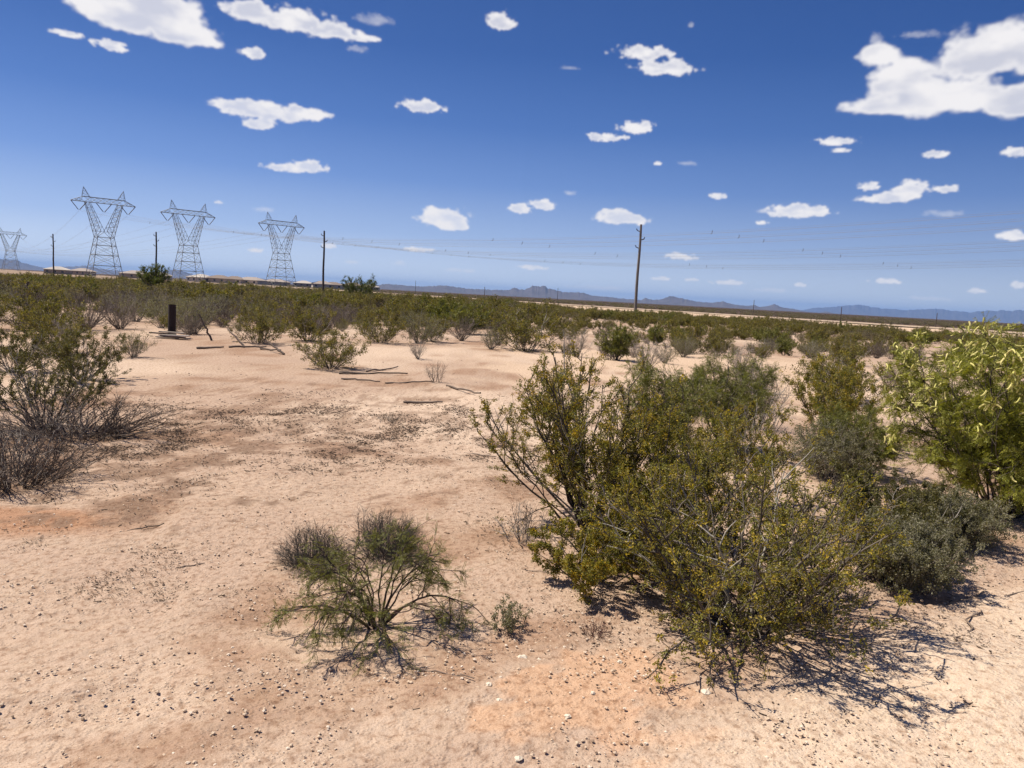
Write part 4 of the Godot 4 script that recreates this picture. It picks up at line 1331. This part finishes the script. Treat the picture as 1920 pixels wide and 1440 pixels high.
func make_litter() -> void:
	var r := RandomNumberGenerator.new()
	r.seed = 95
	# countable pale stones
	var stones := [[0.12, -3.42, 0.045, "largest white stone on sand below the small herb"], [0.20, -3.40, 0.03, "small white stone beside the largest one"], [-0.03, -3.12, 0.03, "white stone on the left border of the clay crust"], [0.02, -3.0, 0.028, "white stone on the lower left border of the clay crust"], [0.58, -3.40, 0.026, "white stone in the middle of the clay crust"], [0.92, -3.12, 0.045, "white stone right of the clay crust under the widest creosote"], [0.30, -2.90, 0.028, "pale stone at the lower edge of the clay crust"], [0.10, -2.62, 0.03, "pale stone on the graded dirt at the bottom"], [0.42, -3.08, 0.022, "small pale stone near the centre of the clay crust"]]
	var meshes := [pebble(1), pebble(2), pebble(3), pebble(4)]
	var white := plain_material("white_stone", 0.8, false, lin(0.56, 0.49, 0.40))
	var k := 0
	for s in stones:
		var o := thing("stone", s[3], "stone", Vector3(s[0], ground_y(s[0], s[1]) + s[2] * 0.15, s[1]))
		var p := part(o, "rock", meshes[k % 4], white)
		p.scale = Vector3.ONE * s[2]
		p.rotation.y = k * 1.7
		k += 1
	var gravel := [[], [], []]
	for n in 45000:
		var d := 2.1 + 9.0 * pow(r.randf(), 1.8)
		var az := deg_to_rad(r.randf_range(-42, 42))
		var x := sin(az) * d
		var z := -cos(az) * d
		if patch_noise.get_noise_2d(x * 1.7, z * 1.7 + 80.0) + r.randf() * 0.6 < 0.2:
			continue
		var s := 0.004 + 0.013 * pow(r.randf(), 4.0)
		gravel[0 if n % 12 > 3 else 1 if n % 12 == 0 else 2].append(Transform3D(Basis(Vector3.UP, r.randf() * TAU).scaled(Vector3(s, s, s)), Vector3(x, ground_y(x, z) + s * 0.2 + 0.005, z)))
	var tones := [lin(0.50, 0.39, 0.29), lin(0.24, 0.17, 0.12), lin(0.60, 0.51, 0.42)]
	for q in 3:
		scatter("gravel", "fine gravel strewn over the sandy ground", "gravel", meshes[q], plain_material("gravel_%d" % q, 0.95, false, tones[q]), gravel[q])
	# dry dark plant litter, thickest in the clearing and on the left
	var bits := []
	for q in 4:
		var g := Geo.new()
		for n in 1 + q:
			var a := Vector3(r.randf_range(-0.4, 0.4), 0.04, r.randf_range(-0.4, 0.4))
			var d := Vector3(r.randfn(), r.randf_range(0.0, 0.5), r.randfn()).normalized()
			g.tube(wander(a, d, r.randf_range(0.3, 1.1), 2, 0.12, 0.0, r), 0.07, 0.04, [Color(0.055, 0.036, 0.026), Color(0.10, 0.07, 0.05), Color(0.04, 0.028, 0.022)][n % 3])
		bits.append(g.mesh())
	var lots := [[], [], [], []]
	for n in 120000:
		var d := 2.4 + 17.0 * r.randf()
		var az := deg_to_rad(r.randf_range(-42, 42))
		var x := sin(az) * d
		var z := -cos(az) * d
		var pn := patch_noise.get_noise_2d(x * 0.9 + 13.0, z * 0.9)
		var dens := 0.004 + 0.22 * maxf(0.0, pn - 0.2)
		# the litter field across the clearing
		dens += 1.1 * clampf(1.3 - Vector2((x + 2.5) / 2.6, (z + 9.3) / 2.5).length() + pn * 0.9, 0.0, 1.0)
		dens += 0.45 * clampf(1.0 - Vector2((x + 1.9) / 1.3, (z + 4.3) / 0.75).length() + pn * 0.8, 0.0, 1.0)
		# under the shrubs
		for p in [[1.3, -4.0, 1.1], [0.6, -5.5, 0.9], [-4.2, -7.6, 1.9], [-3.6, -5.9, 1.3], [2.6, -5.0, 1.2], [4.1, -6.6, 1.4], [-0.9, -4.6, 0.5]]:
			dens += 0.6 * clampf(1.3 - Vector2(x - p[0], z - p[1]).length() / p[2], 0.0, 0.8)
		if r.randf() > dens:
			continue
		var s := (0.006 + 0.034 * pow(r.randf(), 2.6)) * (1.0 + d * 0.09) * (0.62 if n % 4 > 1 else 1.0)
		lots[n % 4].append(Transform3D(Basis(Vector3.UP, r.randf() * TAU).scaled(Vector3(s, s * 0.8, s)), Vector3(x, ground_y(x, z) + 0.005, z)))
	# the thick litter: short twig ends across the clearing and beneath the left shrubs
	for n in 90000:
		var at: Array = [[-2.3, -9.2, 2.9, 2.5], [-4.0, -7.0, 1.8, 1.7], [-2.2, -4.35, 1.2, 0.6], [1.4, -4.1, 1.3, 1.0]][[0, 0, 0, 0, 1, 1, 2, 3][n % 8]]
		var a := r.randf() * TAU
		var q := sqrt(r.randf())
		var x: float = at[0] + cos(a) * q * at[2]
		var z: float = at[1] + sin(a) * q * at[3]
		var pn := patch_noise.get_noise_2d(x * 0.9 + 13.0, z * 0.9) + 0.7 * patch_noise.get_noise_2d(x * 3.1 - 9.0, z * 3.1)
		if pn + 0.45 - q * 0.55 < r.randf() * 0.75:
			continue
		var s := r.randf_range(0.012, 0.034) * (1.6 if n % 8 < 6 else 0.8)
		lots[n / 8 % 2].append(Transform3D(Basis(Vector3.UP, r.randf() * TAU).scaled(Vector3(s, s, s)), Vector3(x, ground_y(x, z) + 0.004, z)))
	for q in 4:
		if q > 1:
			bits[q] = clod(q)
		scatter("plant_litter", "dark dry twig litter scattered over the sand", "litter", bits[q], M.litter, lots[q])
